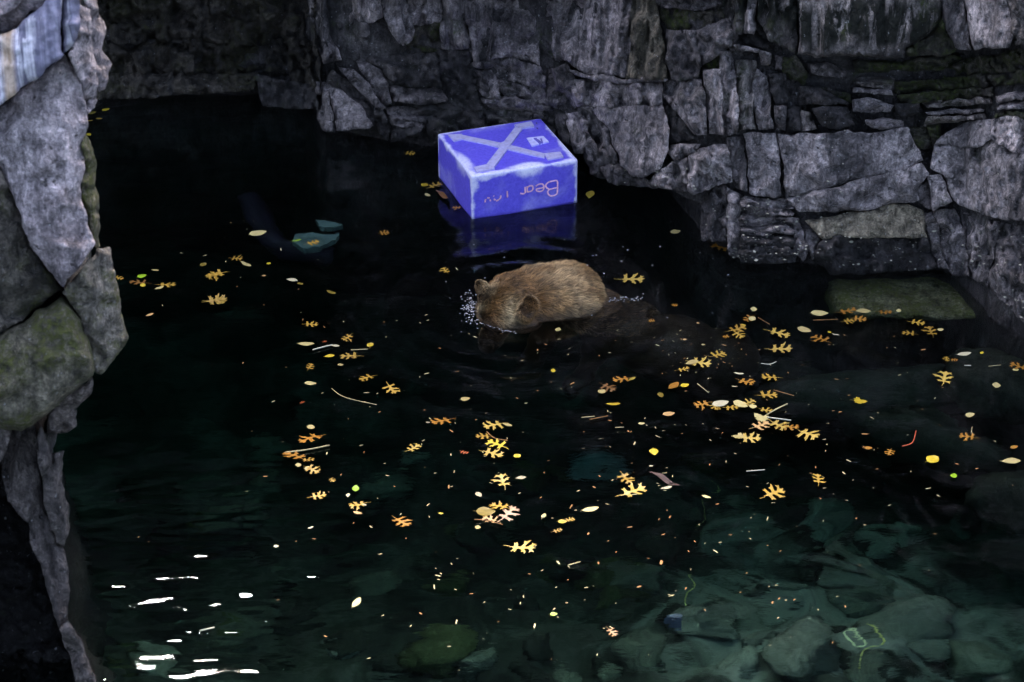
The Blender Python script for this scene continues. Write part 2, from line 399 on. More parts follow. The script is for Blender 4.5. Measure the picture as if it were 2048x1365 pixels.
R('F6', [(1385,560),(1500,555),(1560,640),(1580,780),(1450,750),(1400,700)], 'mid', off=.07, tv=.05)
R('F6', [(1560,620),(1940,700),(1980,830),(1900,830),(1620,750),(1570,700)], 'mid', off=.05, tv=.08, grain=HG)
R('F6', [(1440,770),(1640,760),(1980,840),(1990,910),(1800,880),(1460,860)], 'mid', off=.05, tv=.05, grain=HG)
R('F6', [(1460,870),(1800,890),(2000,920),(2000,1050),(1480,960)], 'dark', off=.05, grain=HG)
R('F6', [(1130,610),(1330,670),(1390,690),(1440,880),(1250,850),(1180,720)], 'dark', off=.03)
R('F6', [(700,690),(900,700),(1120,710),(1180,790),(1170,800),(930,825),(740,790)], 'mid', off=.10, tv=.30, rpx=6)
R('F6', [(110,640),(190,650),(230,780),(280,1050),(210,1030),(140,930)], 'mid', off=.12, tv=.10, tu=.1)
R('F6', [(200,640),(330,720),(480,840),(570,990),(540,1015),(290,1045),(240,780)], 'mid', off=.13, tv=.16, fac=.3)
R('F6', [(260,560),(420,680),(600,880),(620,1000),(560,960),(430,790),(210,640)], 'dark', off=.05)
R('F6', [(300,520),(420,550),(560,680),(600,760),(680,840),(660,870),(580,830),(410,660)], 'mid', off=.10, tv=.12)
R('F6', [(420,480),(520,500),(640,560),(690,680),(720,800),(680,820),(600,740),(560,670),(480,570)], 'mid', off=.07, tv=.10)
R('F6', [(580,860),(660,880),(710,1000),(700,1100),(640,1100),(600,960)], 'dark', off=.09)
R('F6', [(680,850),(740,830),(960,860),(1000,900),(990,960),(760,920),(700,900)], 'mid', off=.12, tv=.2, grain=HG, rpx=5)
R('F6', [(700,910),(990,970),(960,1010),(720,985)], 'mid', off=.13, tv=.2, grain=HG, rpx=5)
R('F6', [(720,990),(960,1015),(930,1070),(730,1110)], 'dark', off=.14, grain=HG, rpx=5)
R('F6', [(740,800),(930,830),(1180,805),(1240,860),(1180,920),(1000,890),(960,855)], 'dark', off=.08, tv=.1, grain=HG, rpx=6)
R('F6', [(1000,900),(1240,865),(1440,890),(1480,1000),(1480,1160),(1060,1160),(990,1000)], 'dark', off=.08, tv=.05)
# the wall behind and right of the box
R('F7', [(90,-60),(600,-60),(590,200),(560,500),(430,490),(320,500),(180,400),(100,390),(80,300)], 'mid', off=.10, tv=.06, grain=VG)
R('F7', [(600,-60),(740,-60),(800,200),(820,520),(700,525),(560,505),(595,200)], 'warm', off=.14, tv=.05, tu=-.05, grain=VG)
R('F7', [(190,450),(330,500),(440,490),(540,510),(700,505),(825,520),(820,535),(700,535),(540,540),(350,525),(220,490)], 'pale', off=.16, gap=.3, rpx=4, fac=.3, crinkle=1, step=4)
R('F7', [(200,520),(360,525),(540,545),(780,545),(800,690),(620,690),(400,700),(240,690)], 'pale', off=.10, tv=.05)
R('F7', [(800,545),(830,530),(1050,525),(1070,700),(1080,875),(1000,875),(860,690),(810,620)], 'pale', off=.14, tv=.05)
R('F7', [(830,190),(1010,205),(1030,330),(1050,430),(1030,520),(850,515),(820,400)], 'mid', off=.12, tv=.03)
R('F7', [(745,-60),(1180,-60),(1190,30),(1020,70),(760,40)], 'mid', off=.06, grain=HG)
R('F7', [(770,50),(1020,80),(1180,60),(1200,130),(1010,205),(840,190)], 'moss', off=-.04, tv=-.05)
R('F7', [(1010,210),(1180,140),(1240,160),(1250,300),(1180,340),(1110,390),(1060,420),(1030,330)], 'mid', off=.09)
R('F7', [(1070,460),(1170,450),(1190,870),(1110,865),(1085,700)], 'pale', off=.15, tv=.03, tu=.1, grain=VG)
R('F7', [(1170,350),(1240,340),(1270,500),(1290,820),(1280,860),(1200,870),(1175,600)], 'pale', off=.15, tv=.03, tu=-.1, grain=VG)
R('F7', [(1110,390),(1170,345),(1170,445),(1075,455),(1060,425)], 'moss', off=.0)
R('F7', [(1190,-60),(1290,-60),(1260,150),(1220,140),(1195,60)], 'drip', off=.10, grain=VG)
R('F7', [(1190,135),(1290,150),(1270,330),(1245,335),(1250,160)], 'mid', off=.07, grain=VG)
R('F7', [(245,695),(320,700),(330,720),(440,860),(490,1000),(510,1070),(400,1080),(350,900),(280,760)], 'mid', off=.10, tu=.1)
R('F7', [(330,705),(620,695),(800,690),(830,780),(840,1000),(760,1120),(680,1160),(600,1150),(530,1090),(500,980),(450,860)], 'pale', off=.20, tv=.07, fac=.45)
R('F7', [(800,695),(850,700),(980,880),(1000,900),(840,930),(830,800)], 'dark', off=.06)
R('F7', [(180,740),(260,740),(310,800),(280,1000),(230,1000),(190,880)], 'mid', off=.12, tu=.1)
R('F7', [(100,700),(180,740),(190,870),(200,960),(110,900)], 'dark', off=.08)
R('F7', [(50,450),(180,420),(230,540),(240,690),(200,735),(60,680)], 'mid', off=.09)
R('F7', [(0,440),(50,450),(60,680),(100,710),(100,860),(0,760)], 'dark', off=.0)
R('F7', [(290,800),(340,900),(400,1080),(420,1180),(330,1140),(290,1020)], 'mid', off=.12, tv=-.05)
R('F7', [(400,1090),(510,1080),(600,1160),(690,1170),(760,1220),(560,1200),(440,1190)], 'mid', off=.14, tv=-.15, litter=.04)
R('F7', [(760,1130),(850,1070),(950,1020),(960,1240),(860,1230),(700,1200)], 'mid', off=.16, tv=-.05, litter=.05)
R('F7', [(850,940),(1050,930),(1010,990),(950,1010),(880,1060),(840,1010)], 'pale', off=.14, tv=.1)
R('F7', [(960,1010),(1010,990),(1060,960),(1220,940),(1250,1180),(1200,1190),(1140,1210),(1000,1270),(970,1240)], 'pale', off=.17, tv=.06, litter=.02)
R('F7', [(1215,890),(1320,880),(1340,1250),(1280,1230),(1250,1150),(1230,980)], 'mid', off=.12, grain=VG)
R('F7', [(1330,870),(1530,870),(1570,1275),(1450,1280),(1350,1255),(1345,1000)], 'pale', off=.16, tv=.03, fac=.45)
R('F7', [(1275,400),(1320,395),(1400,400),(1390,600),(1400,850),(1310,850),(1290,700)], 'drip', off=.10, tv=.05, grain=VG)
R('F7', [(1400,450),(1480,500),(1510,840),(1420,850),(1395,640)], 'pale', off=.12, tv=.05, grain=VG)
# right part
R('C', [(785,700),(940,690),(1150,680),(1180,690),(1450,660),(1530,830),(1420,870),(1180,920),(960,980),(840,1005),(810,850)], 'pale', off=.16, tv=.03, fac=.4, litter=.004)
R('C', [(840,1015),(1000,985),(1200,930),(1520,850),(1560,890),(1490,960),(1500,1030),(1400,1045),(1180,1080),(900,1085)], 'pale', off=.17, tv=-.06, fac=.4, litter=.006)
R('C', [(1490,960),(1560,930),(1580,1070),(1500,1040)], 'mid', off=.14)
R('C', [(1560,900),(1620,900),(1680,1030),(1590,1080),(1565,960)], 'pale', off=.18, tv=.1, fac=.3)
R('C', [(1570,860),(1600,745),(1740,765),(1810,765),(1890,725),(1990,780),(2100,800),(2100,1130),(1990,1130),(1860,1100),(1740,1060),(1690,1020),(1640,890)], 'pale', off=.17, tv=.08, fac=.5, litter=.004)
R('C', [(1600,735),(1640,690),(1700,650),(1870,615),(1880,715),(1800,755),(1740,755)], 'pale', off=.15, tv=.14, fac=.4)
R('C', [(1880,615),(2100,590),(2100,790),(1990,770),(1890,715)], 'pale', off=.15, tv=.1)
for k, (a, b) in enumerate([(1020, 1062), (1064, 1100), (1102, 1150), (1152, 1200), (1202, 1262), (1264, 1345)]):
    R('C', [(612,a),(835,a+8),(868,a+35 if k else a+20),(866,b),(600,b+4),(596,a+30)], 'mid' if k < 4 else 'dark', off=.12+.02*k, tv=.2, grain=HG, rpx=4, gap=-1.5, rnd=.015, litter=.05, step=4)
R('C', [(400,1060),(470,960),(515,950),(515,1240),(390,1230)], 'mid', off=.10, tv=.05, litter=.02)
R('C', [(520,960),(600,1010),(600,1080),(595,1330),(530,1310),(515,1150)], 'pale', off=.14, tv=.05, litter=.04)
R('F5', [(250,420),(560,370),(850,310),(1050,290),(1180,340),(1215,530),(880,545),(530,525),(400,545)], 'warm', off=.14, tv=.10, fac=.4, litter=.025)
R('F5', [(400,555),(530,535),(880,555),(1215,540),(1310,790),(1000,815),(440,840),(300,700),(350,600)], 'dark', off=.10, tv=.0, litter=.035)
R('F5', [(130,380),(190,400),(220,520),(260,650),(220,740),(160,680)], 'mid', off=.15, tv=.06, litter=.05)
R('F5', [(210,450),(260,450),(380,560),(330,650),(290,720),(240,560)], 'mid', off=.08, litter=.03)
R('F5', [(1190,350),(1270,340),(1330,480),(1330,640),(1400,800),(1320,800),(1230,560)], 'mid', off=.12, tu=.1, litter=.03)
R('F5', [(1280,330),(1440,310),(1520,520),(1555,850),(1420,850),(1340,640),(1340,480)], 'mid', off=.16, tv=.05, litter=.02)
R('F5', [(1490,340),(1700,410),(1800,425),(1760,640),(1700,930),(1570,850),(1545,600)], 'mid', off=.12, tv=.06, litter=.035)
R('F5', [(1805,428),(2100,460),(2150,800),(2150,1300),(1980,1215),(1850,1070),(1710,930),(1765,640)], 'mid', off=.17, tv=.10, litter=.05)
R('P', [(2075,250),(2200,240),(2260,420),(2240,620),(2080,440)], 'pale', off=.15)
R('P', [(2085,455),(2240,630),(2260,800),(2090,690)], 'mid', off=.15)
# upper right: overhanging blocks with algae, layered recess below
R('F8', [(500,-60),(1480,-60),(1500,120),(1380,250),(1250,320),(1240,390),(1100,395),(860,370),(680,385),(520,360),(540,200)], 'drip', off=.30, tv=.03, fac=.4, rnd=.06, grain=VG)
R('F8', [(250,-60),(500,-60),(530,200),(510,360),(420,310),(330,270),(260,130)], 'drip', off=.22, tv=.05, grain=VG)
R('F8', [(1490,-60),(1620,-60),(1660,200),(1690,330),(1600,330),(1520,190),(1510,100)], 'pale', off=.28, tv=.04, grain=VG)
R('F8', [(1630,-60),(1900,-60),(1960,150),(1980,250),(1950,310),(1720,330),(1680,200)], 'pale', off=.30, tv=.05, fac=.4)
R('F8', [(1910,-60),(2200,-60),(2200,300),(1990,300),(1960,120)], 'drip', off=.26)
R('F8', [(1500,130),(1520,200),(1600,340),(1560,360),(1260,380),(1260,330),(1390,250)], 'moss', off=.2)
R('F8', [(170,-60),(245,-60),(240,200),(220,240),(160,230)], 'pale', off=.16, grain=VG)
R('F8', [(100,-60),(165,-60),(160,220),(150,240),(95,230)], 'drip', off=.12, grain=VG)
R('F8', [(150,245),(245,210),(330,275),(330,330),(160,300)], 'dark', off=.04)
R('F8', [(110,315),(250,335),(250,350),(130,345)], 'pale', off=.12, rpx=4, step=4, gap=.2)
R('F8', [(255,345),(345,360),(340,430),(280,430)], 'mid', off=.12)
R('F8', [(375,375),(415,385),(415,470),(380,470)], 'mid', off=.10, step=4)
R('F8', [(330,500),(440,500),(460,690),(380,710),(330,600)], 'dark', off=.07)
R('F8', [(365,710),(440,720),(440,880),(370,880)], 'mid', off=.10)
R('F8', [(540,590),(640,600),(740,640),(860,700),(700,700),(600,690),(540,700)], 'dark', off=.05)
R('F8', [(640,600),(740,600),(880,640),(880,700),(740,645)], 'moss', off=.05)
R('F8', [(610,730),(700,710),(850,730),(920,850),(800,870),(690,850)], 'dark', off=.10, bulge=.06)
R('F8', [(450,720),(545,730),(550,880),(450,880)], 'dark', off=.04)
R('F8', [(550,740),(605,760),(650,860),(560,880)], 'drip', off=.07)
R('F8', [(590,430),(720,420),(850,480),(840,540),(600,500)], 'mid', off=-.02, tv=-.1)
R('F8', [(420,390),(510,380),(590,490),(560,570),(430,500)], 'moss', off=.03)
for k, (pts, mt, of) in enumerate([
    ([(880,400),(1240,410),(1600,350),(1640,400),(1500,470),(1180,490),(900,480)], 'moss', -.02),
    ([(920,520),(1050,510),(1180,540),(1170,600),(920,570)], 'drip', .06),
    ([(900,590),(1160,600),(1180,640),(900,630)], 'pale', .09),
    ([(890,680),(1000,660),(1170,720),(1150,750),(900,745)], 'pale', .10),
    ([(970,800),(1090,790),(1240,820),(1240,860),(1090,875),(980,840)], 'pale', .13),
    ([(1180,560),(1500,530),(1900,500),(2100,480),(2100,560),(1500,600),(1190,620)], 'moss', .03),
    ([(1200,640),(1640,600),(1840,590),(1840,640),(1340,690),(1210,680)], 'moss', .05),
    ([(1350,690),(1620,660),(1830,650),(1840,700),(1400,740)], 'drip', .07),
    ([(1860,640),(2100,605),(2100,660),(1870,690)], 'pale', .09),
    ([(1870,700),(2100,675),(2100,720),(1870,740)], 'pale', .11),
    ([(1380,770),(1600,735),(1790,740),(1780,760),(1400,790)], 'pale', .11),
    ([(1400,800),(1780,775),(1790,800),(1500,830),(1380,850)], 'drip', .12),
    ([(1870,760),(2100,750),(2100,800),(1850,790)], 'moss', .12),
    ([(1640,410),(2100,320),(2100,470),(1900,490),(1500,520),(1520,470)], 'moss', -.02),
    ([(1250,870),(1390,850),(1430,990),(1330,1010)], 'moss', .06),
    ([(1400,850),(1490,830),(1500,960),(1440,985)], 'moss', .08),
    ([(1180,700),(1330,700),(1360,760),(1240,800),(1180,770)], 'dark', .03)]):
    R('F8', pts, mt, off=of, tv=.3 if mt in ('pale', 'drip') else .1, grain=HG, rpx=5, gap=.8, step=4, rnd=.03, name='rock_layer')
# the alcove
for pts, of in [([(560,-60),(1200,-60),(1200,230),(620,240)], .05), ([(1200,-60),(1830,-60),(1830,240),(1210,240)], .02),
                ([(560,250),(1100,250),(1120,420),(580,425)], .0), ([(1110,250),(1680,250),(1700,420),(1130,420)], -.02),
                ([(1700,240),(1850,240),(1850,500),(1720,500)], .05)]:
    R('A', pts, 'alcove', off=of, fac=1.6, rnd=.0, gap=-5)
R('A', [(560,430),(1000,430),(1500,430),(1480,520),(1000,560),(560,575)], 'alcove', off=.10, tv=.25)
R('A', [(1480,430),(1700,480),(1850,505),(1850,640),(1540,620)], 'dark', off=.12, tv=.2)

# courses of blocks that carry on above the picture
for v0, v1, r0 in ((-14, -120, 5), (-122, -230, 6)):
    rr = random.Random(r0); x = 190
    while x < 2260:
        w = rr.uniform(60, 150); k = rr.uniform(-14, 14)
        block(cliff, [(x, v1+rr.uniform(-8, 8)), (x+w, v1+rr.uniform(-8, 8)), (x+w+k, v0), (x, v0)], cliff_pts, M[('alcove' if x < 600 else rr.choice(['mid', 'pale', 'drip', 'mid']))], off=(.05 if x < 600 else rr.uniform(.1, .28)), grain=VG, step=8)
        x += w+1
# ------------------------------------------------------------------ the overhanging outcrop
base_l = G(120, 1420)
outcrop = empty('rock_outcrop', (0, 0, 0))
tag(outcrop, 'pale lavender-grey rock outcrop, mossy below, overhanging the dark water', 'rock')
Lk = lambda w, pts, mat, **k: block(outcrop, Z(w, pts), left_pts, M[mat], **{**dict(back=0.9, step=6, gap=.8, crinkle=3, fac=.5), **k})
Lk('L1', [(-300,-90),(130,0),(0,100),(-300,240)], 'leftpale', off=.25)
Lk('L1', [(130,0),(330,-60),(380,-60),(330,0),(180,70),(150,130),(60,180),(0,210),(-300,330),(-300,250),(0,105)], 'leftpale', off=.12, tv=-.1)
Lk('L1', [(-300,340),(0,215),(90,180),(170,110),(370,-60),(372,300),(388,330),(180,500),(0,640),(-300,800)], 'slab', off=.28, fac=.18, tv=.02, rpx=8, crinkle=2.5)
Lk('L1', [(375,-60),(500,-60),(470,230),(440,290),(390,325)], 'slab', off=.22, fac=.25, rpx=8)
Lk('L1', [(480,20),(545,60),(560,300),(600,500),(570,600),(520,600),(460,450),(420,330),(470,240)], 'leftpale', off=.08, tu=-.3, fac=.6)
Lk('L1', [(495,-60),(575,-60),(600,80),(635,170),(620,310),(675,390),(665,460),(640,540),(600,560),(555,300),(545,60)], 'leftpale', off=-.12, tu=-.3, fac=.5)
Lk('L1', [(515,605),(580,600),(570,650),(525,705)], 'leftpale', off=.0, step=4)
Lk('P', [(-60,262),(7,211),(59,168),(132,109),(152,152),(171,204),(173,237),(171,264),(162,287),(168,330),(162,380),(178,450),(190,487),(165,528),(125,572),(62,500),(30,400),(0,335)], 'leftpale', off=.14, tv=.05, fac=.22, bulge=.06)
Lk('P', [(162,287),(171,266),(183,297),(192,330),(190,363),(198,395),(198,450),(196,492),(190,500),(178,450),(165,380),(168,330)], 'leftgreen', off=.02, tu=-.4, step=5)
Lk('P', [(-120,240),(-60,265),(0,338),(30,402),(62,502),(122,575),(45,640),(0,668),(-120,720)], 'leftmoss', off=.16, tu=-.08, fac=.4, bulge=.08)
Lk('L2', [(550,220),(570,180),(650,165),(680,330),(690,400),(755,700),(700,800),(600,920),(545,900),(540,750),(480,600),(370,430)], 'leftmoss', off=.10, tu=-.15, fac=.35)
Lk('L2', [(-350,800),(130,615),(360,455),(480,615),(540,770),(550,930),(400,1040),(280,1150),(130,1250),(0,1240),(-350,1200)], 'leftgreen', off=.22, tv=.02, fac=.3, bulge=.08, rnd=.1, rpx=22)
Lk('L2', [(380,1060),(550,945),(550,1030),(460,1120),(460,1230),(400,1260),(280,1270),(280,1160)], 'leftlow', off=-.15, tv=-.1)
Lk('L3', [(215,30),(265,165),(335,155),(320,330),(350,450),(355,560),(345,660),(300,640),(230,450),(190,100)], 'leftlow', off=.0, tu=-.2, grain=VG)
Lk('L3', [(-40,0),(180,20),(190,120),(225,450),(300,650),(345,670),(362,900),(350,1040),(300,1090),(250,900),(210,750),(150,640),(150,540),(40,430),(10,250)], 'leftlow', off=-.05, tv=.04, grain=VG)
Lk('L3', [(300,1085),(350,1035),(420,1150),(500,1365),(600,1620),(430,1620),(370,1250)], 'leftlow', off=.05, tu=-.2)
Lk('L3', [(-300,60),(-20,20),(60,60),(40,160),(0,220),(-300,400)], 'leftlow', off=.1)
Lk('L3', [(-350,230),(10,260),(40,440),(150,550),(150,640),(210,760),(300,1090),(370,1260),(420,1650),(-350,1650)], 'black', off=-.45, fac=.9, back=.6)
rr = random.Random(8)
for x0, x1 in ((-330, -112), (-560, -332)):
    y = -260
    while y < 1450:
        h = rr.uniform(120, 230); lo = 'leftpale' if y < 330 else 'leftmoss' if y < 850 else 'leftlow'
        Lk('P', [(x0, y+30), (x1+8, y), (x1+8, y+h-4), (x0, y+h+26)], lo, off=rr.uniform(.05, .3), step=12)
        y += h
for x0, x1 in ((-110, 20), (22, 150)): Lk('P', [(x0, -330), (x1, -330), (x1, -22), (x0, -22)], 'leftpale', off=rr.uniform(.1, .25), step=12)
def outcrop_body():
    # mass of the outcrop behind its face, reaching below the water
    sil = Z('P', [(-640,-700),(120,-700),(145,-60),(150,60),(155,140),(120,210),(115,270),(115,330),(130,430),(135,500),(160,560),(175,660),(120,760),(95,800),(60,860),(75,960),(85,1100),(75,1250),(115,1365),(160,1460),(230,1700),(-640,1700)])
    ring = resample(np.array(sil), 22); n = len(ring)
    fr = left_pts(ring[:, 0], ring[:, 1], np.full(n, -0.55)); r = fr-CAMP
    V = []; F = []
    for k in range(9):
        sh = 1-0.012*k*k
        p = fr + np.array([0, 0.28*k, 0.0]) + 0.07*np.stack([fbm(fr*2.2+k*0.9, 3), fbm(fr*2+9+k, 3), fbm(fr*2+30+k, 3)], 1)
        c = p.mean(0); p = c+(p-c)*np.array([sh-.02*k, 1, 1]); V.extend(p)
    for k in range(8):
        for i in range(n): F.append((k*n+i, k*n+(i+1) % n, (k+1)*n+(i+1) % n, (k+1)*n+i))
    F.append(tuple(range(n))[::-1]); F.append(tuple(8*n+i for i in range(n)))
    return mesh_obj('rock_core', V, F, M['dark'], outcrop, smooth=False)
outcrop_body()

# ------------------------------------------------------------------ water surface
BEAR = G(1000, 640)
def wave(X, Y):
    X = np.asarray(X, float); Y = np.asarray(Y, float); z = np.zeros_like(X*1.0)
    rng = np.random.RandomState(5)
    for k in range(16):
        a = rng.uniform(-0.9, 0.9)+math.pi/2 + (0.0 if k % 3 else 0.8); lam = rng.uniform(0.10, 0.55); ph = rng.uniform(0, 6.28)
        amp = 0.0024*lam*rng.uniform(0.5, 1.2)
        z = z+amp*np.sin((X*math.cos(a)+Y*math.sin(a))*6.283/lam+ph+0.8*np.sin(X*1.7+k)+0.7*np.sin(Y*1.3+2*k))
    # livelier water at the foot of the outcrop
    gl = G(240, 1220); w = np.exp(-(((X-gl[0]-.1)/0.8)**2+((Y-gl[1]-.1)/0.95)**2))
    e = 0
    for k in range(16):
        a = rng.uniform(-0.6, 0.6)+math.pi/2; lam = (0.085+0.15*(k/15)**1.5); ph = rng.uniform(0, 6.28)
        e = e+0.0050*lam*np.sin((X*math.cos(a)+Y*math.sin(a))*6.283/lam+ph+1.6*np.sin(X*4.1+k*1.7)+1.2*np.sin(Y*3.3+X*2.2+k))*(.6+.8*np.sin(X*3.7+1.9*k)*np.sin(Y*2.9+k))
    for k in range(6):
        a = rng.uniform(-0.4, 0.4)+math.pi/2; lam = rng.uniform(.045, .075); e = e+0.0085*lam*np.sin((X*math.cos(a)+Y*math.sin(a))*6.283/lam+k+2.2*np.sin(X*6+k)+1.5*np.sin(Y*5+k))
    z = z+w*e*1.2
    # rings pushed out by the swimming bear
    r = np.hypot(X-BEAR[0]-0.1, (Y-BEAR[1]-0.15))
    z = z+0.0022*np.sin(r*6.283/0.17)*np.exp(-((r-0.55)/0.35)**2)
    # slow swirls over the shallows
    gs = G(1600, 1150); w2 = np.exp(-(((X-gs[0])/1.1)**2+((Y-gs[1])/1.0)**2))
    z = z+w2*(0.0125*np.sin(X*7.3+1.6*np.sin(Y*5.2))*np.sin(Y*6.1+1.3*np.sin(X*4.6))+0.0065*np.sin(X*15+2*np.sin(Y*9))*np.sin(Y*13+2*np.sin(X*8)))
    return z
def make_water():
    xs = np.concatenate([[-14], np.arange(-3.4, -.6, 0.018), np.arange(-.6, 3.41, 0.026), [14]]); ys = np.concatenate([[-3], np.arange(6.6, 9.6, 0.014), np.arange(9.6, 14.2, 0.03), [19]])
    Xg, Yg = np.meshgrid(xs, ys); Zg = wave(Xg, Yg); nx, ny = len(xs), len(ys)
    V = np.stack([Xg.ravel(), Yg.ravel(), Zg.ravel()], 1)
    i, j = np.meshgrid(np.arange(nx-1), np.arange(ny-1)); a = (j*nx+i).ravel()
    F = np.stack([a, a+1, a+nx+1, a+nx], 1).tolist()
    V = V.tolist(); b0 = len(V); zb = -3.2
    ring = [k for k in range(nx)]+[j*nx+nx-1 for j in range(1, ny)]+[(ny-1)*nx+k for k in range(nx-2, -1, -1)]+[j*nx for j in range(ny-2, 0, -1)]
    for k in ring: V.append((V[k][0], V[k][1], zb))
    m = len(ring)
    for k in range(m): F.append((ring[(k+1) % m], ring[k], b0+k, b0+(k+1) % m))
    F.append(tuple(b0+m-1-k for k in range(m)))
    mt, nt, b = newmat('pool_water'); L = nt.links
    b.inputs['Base Color'].default_value = (1, 1, 1, 1); b.inputs['Roughness'].default_value = 0.0
    b.inputs['IOR'].default_value = 1.333; b.inputs['Transmission Weight'].default_value = 1.0
    g = N(nt, 'ShaderNodeNewGeometry').outputs['Position']
    n1 = noise(nt, scaled(nt, g, (0.75, 1.6, 1)), 9, 4, 0.5, 0.6); n2 = noise(nt, scaled(nt, g, (0.7, 1.8, 1)), 30, 3, 0.5)
    bp = N(nt, 'ShaderNodeBump'); bp.inputs['Strength'].default_value = 0.10; bp.inputs['Distance'].default_value = 0.02
    L.new(math_(nt, 'ADD', n1, math_(nt, 'MULTIPLY', n2, 0.25)), bp.inputs['Height']); L.new(bp.outputs[0], b.inputs['Normal'])
    va = N(nt, 'ShaderNodeVolumeAbsorption'); va.inputs['Color'].default_value = (0.54, 0.72, 0.69, 1); va.inputs['Density'].default_value = 1.75
    L.new(va.outputs[0], nt.nodes['Material Output'].inputs['Volume'])
    return mesh_obj('water', V, F, mt, kind='structure', label='dark clear pool water with gentle ripples')
make_water()

# ------------------------------------------------------------------ pool bed
def make_bed():
    xs = np.concatenate([np.linspace(-40, -4, 6), np.arange(-3.6, 3.61, 0.06), np.linspace(4, 40, 6)]); ys = np.concatenate([[-30, -8], np.arange(5.6, 15, 0.07), [19, 60]])
    Xg, Yg = np.meshgrid(xs, ys); p = np.stack([Xg.ravel(), Yg.ravel(), np.zeros(Xg.size)], 1)
    depth = np.interp(p[:, 1], [6.5, 8.2, 9.6, 11, 14], [-0.85, -0.98, -1.40, -1.75, -1.9])
    pl = G(1650, 1180); w = np.exp(-(((p[:, 0]-pl[0])/0.95)**2+((p[:, 1]-pl[1]-.3)/0.8)**2)); depth = depth+0.22*w
    z = depth + 0.10*fbm(p*1.4, 4) + 0.10*facets(p*3.0, 1.0)
    p[:, 2] = z; nx, ny = len(xs), len(ys)
    i, j = np.meshgrid(np.arange(nx-1), np.arange(ny-1)); a = (j*nx+i).ravel()
    F = np.stack([a, a+1, a+nx+1, a+nx], 1).tolist()
    mt, nt, b = newmat('pool_bed'); L = nt.links
    g = N(nt, 'ShaderNodeNewGeometry').outputs['Position']
    n1 = noise(nt, g, 2.4, 8, 0.65, 0.5); n2 = noise(nt, g, 19, 6, 0.7)
    c = ramp_out(nt, n1, [(0.34, (0.008, 0.009, 0.008)), (0.5, (0.022, 0.025, 0.021)), (0.62, (0.05, 0.054, 0.047)), (0.75, (0.09, 0.093, 0.08))])
    c = mixc(nt, 1.0, c, ramp_out(nt, n2, [(0.3, (0.4,)*3), (0.55, (1,)*3), (0.8, (1.5,)*3)]), 'MULTIPLY')
    pc = GB(1640, 1170, -.7); dv = N(nt, 'ShaderNodeVectorMath', operation='DISTANCE'); L.new(scaled(nt, g, (1, 1.15, 0)), dv.inputs[0]); dv.inputs[1].default_value = (float(pc[0]), float(pc[1])*1.15, 0)
    n4 = noise(nt, g, 3.4, 5, 0.55, 0.8)
    pm = maprange(nt, math_(nt, 'ADD', dv.outputs['Value'], math_(nt, 'MULTIPLY', math_(nt, 'SUBTRACT', n1, .5), -1.6)), 1.05, 0.55)
    pm = math_(nt, 'MULTIPLY', pm, maprange(nt, n4, .40, .50), clamp=True)
    c = mixc(nt, pm, c, mixc(nt, 1.0, ramp_out(nt, n2, [(0.3, (0.55,)*3), (0.55, (1,)*3), (0.8, (1.3,)*3)]), (0.125, 0.133, 0.12), 'MULTIPLY'))
    L.new(c, b.inputs['Base Color']); b.inputs['Roughness'].default_value = 0.9; b.inputs['Specular IOR Level'].default_value = 0.1
    return mesh_obj('pool_bed', p, F, mt, kind='structure', label='dark stony bed of the pool'), p
bed, BEDP = make_bed()
def bedz(x, y):
    d = (BEDP[:, 0]-x)**2+(BEDP[:, 1]-y)**2; return float(BEDP[np.argmin(d), 2])
def on_bed(u, v):
    z = -0.9
    for _ in range(5):
        p = GB(u, v, z); z = bedz(p[0], p[1])
    return GB(u, v, z)

def stone_mesh(name, seed, flat=0.55, ang=1.0, sub=3):
    bm = bmesh.new(); bmesh.ops.create_icosphere(bm, subdivisions=sub, radius=1.0)
    p = np.array([v.co[:] for v in bm.verts]); off = seed*7.7
    r = 1+0.22*fbm(p*1.1+off, 3)+0.30*ang*facets(p*1.2+off, 1.0)
    q = p*r[:, None]*np.array([1, 0.72, flat])
    for v, c in zip(bm.verts, q): v.co = c
    me = bpy.data.meshes.new(name); bm.to_mesh(me); bm.free(); me.polygons.foreach_set('use_smooth', [True]*len(me.polygons)); return me
STONES = [stone_mesh('stone', k, 0.42+0.05*(k % 4), 0.8+0.15*(k % 3)) for k in range(8)]
SM = {}
for nme, c in {'grey': (0.065, 0.072, 0.06), 'pale': (0.10, 0.108, 0.096), 'paleblue': (0.17, 0.20, 0.22), 'green': (0.036, 0.043, 0.02), 'dark': (0.016, 0.018, 0.015), 'teal': (0.11, 0.17, 0.17)}.items():
    SM[nme] = simple('submerged_stone_'+nme, c, 0.85, 0.28, 6, 0.15, 0.6)
def stone(u, v, wpx, mat, label=None, group=None, rot=None, k=None, z=None, sx=1.0):
    p = on_bed(u, v) if z is None else GB(u, v, z)
    d = np.linalg.norm(p-CAMP); r = wpx*0.5*d/FPX
    me = STONES[RND.randrange(8) if k is None else k]
    o = bpy.data.objects.new('submerged_stone', me.copy()); o.data.materials.clear(); o.data.materials.append(SM[mat])
    COL.objects.link(o); o.location = (p[0], p[1], p[2]+0.12*r); o.scale = (r*sx, r, r); o.rotation_euler = (RND.uniform(-.15, .15), RND.uniform(-.15, .15), RND.uniform(0, 6.28) if rot is None else rot)
    tag(o, label or 'rounded grey-green stone lying on the pool bed', 'stone', group or 'stones on the pool bed'); return o
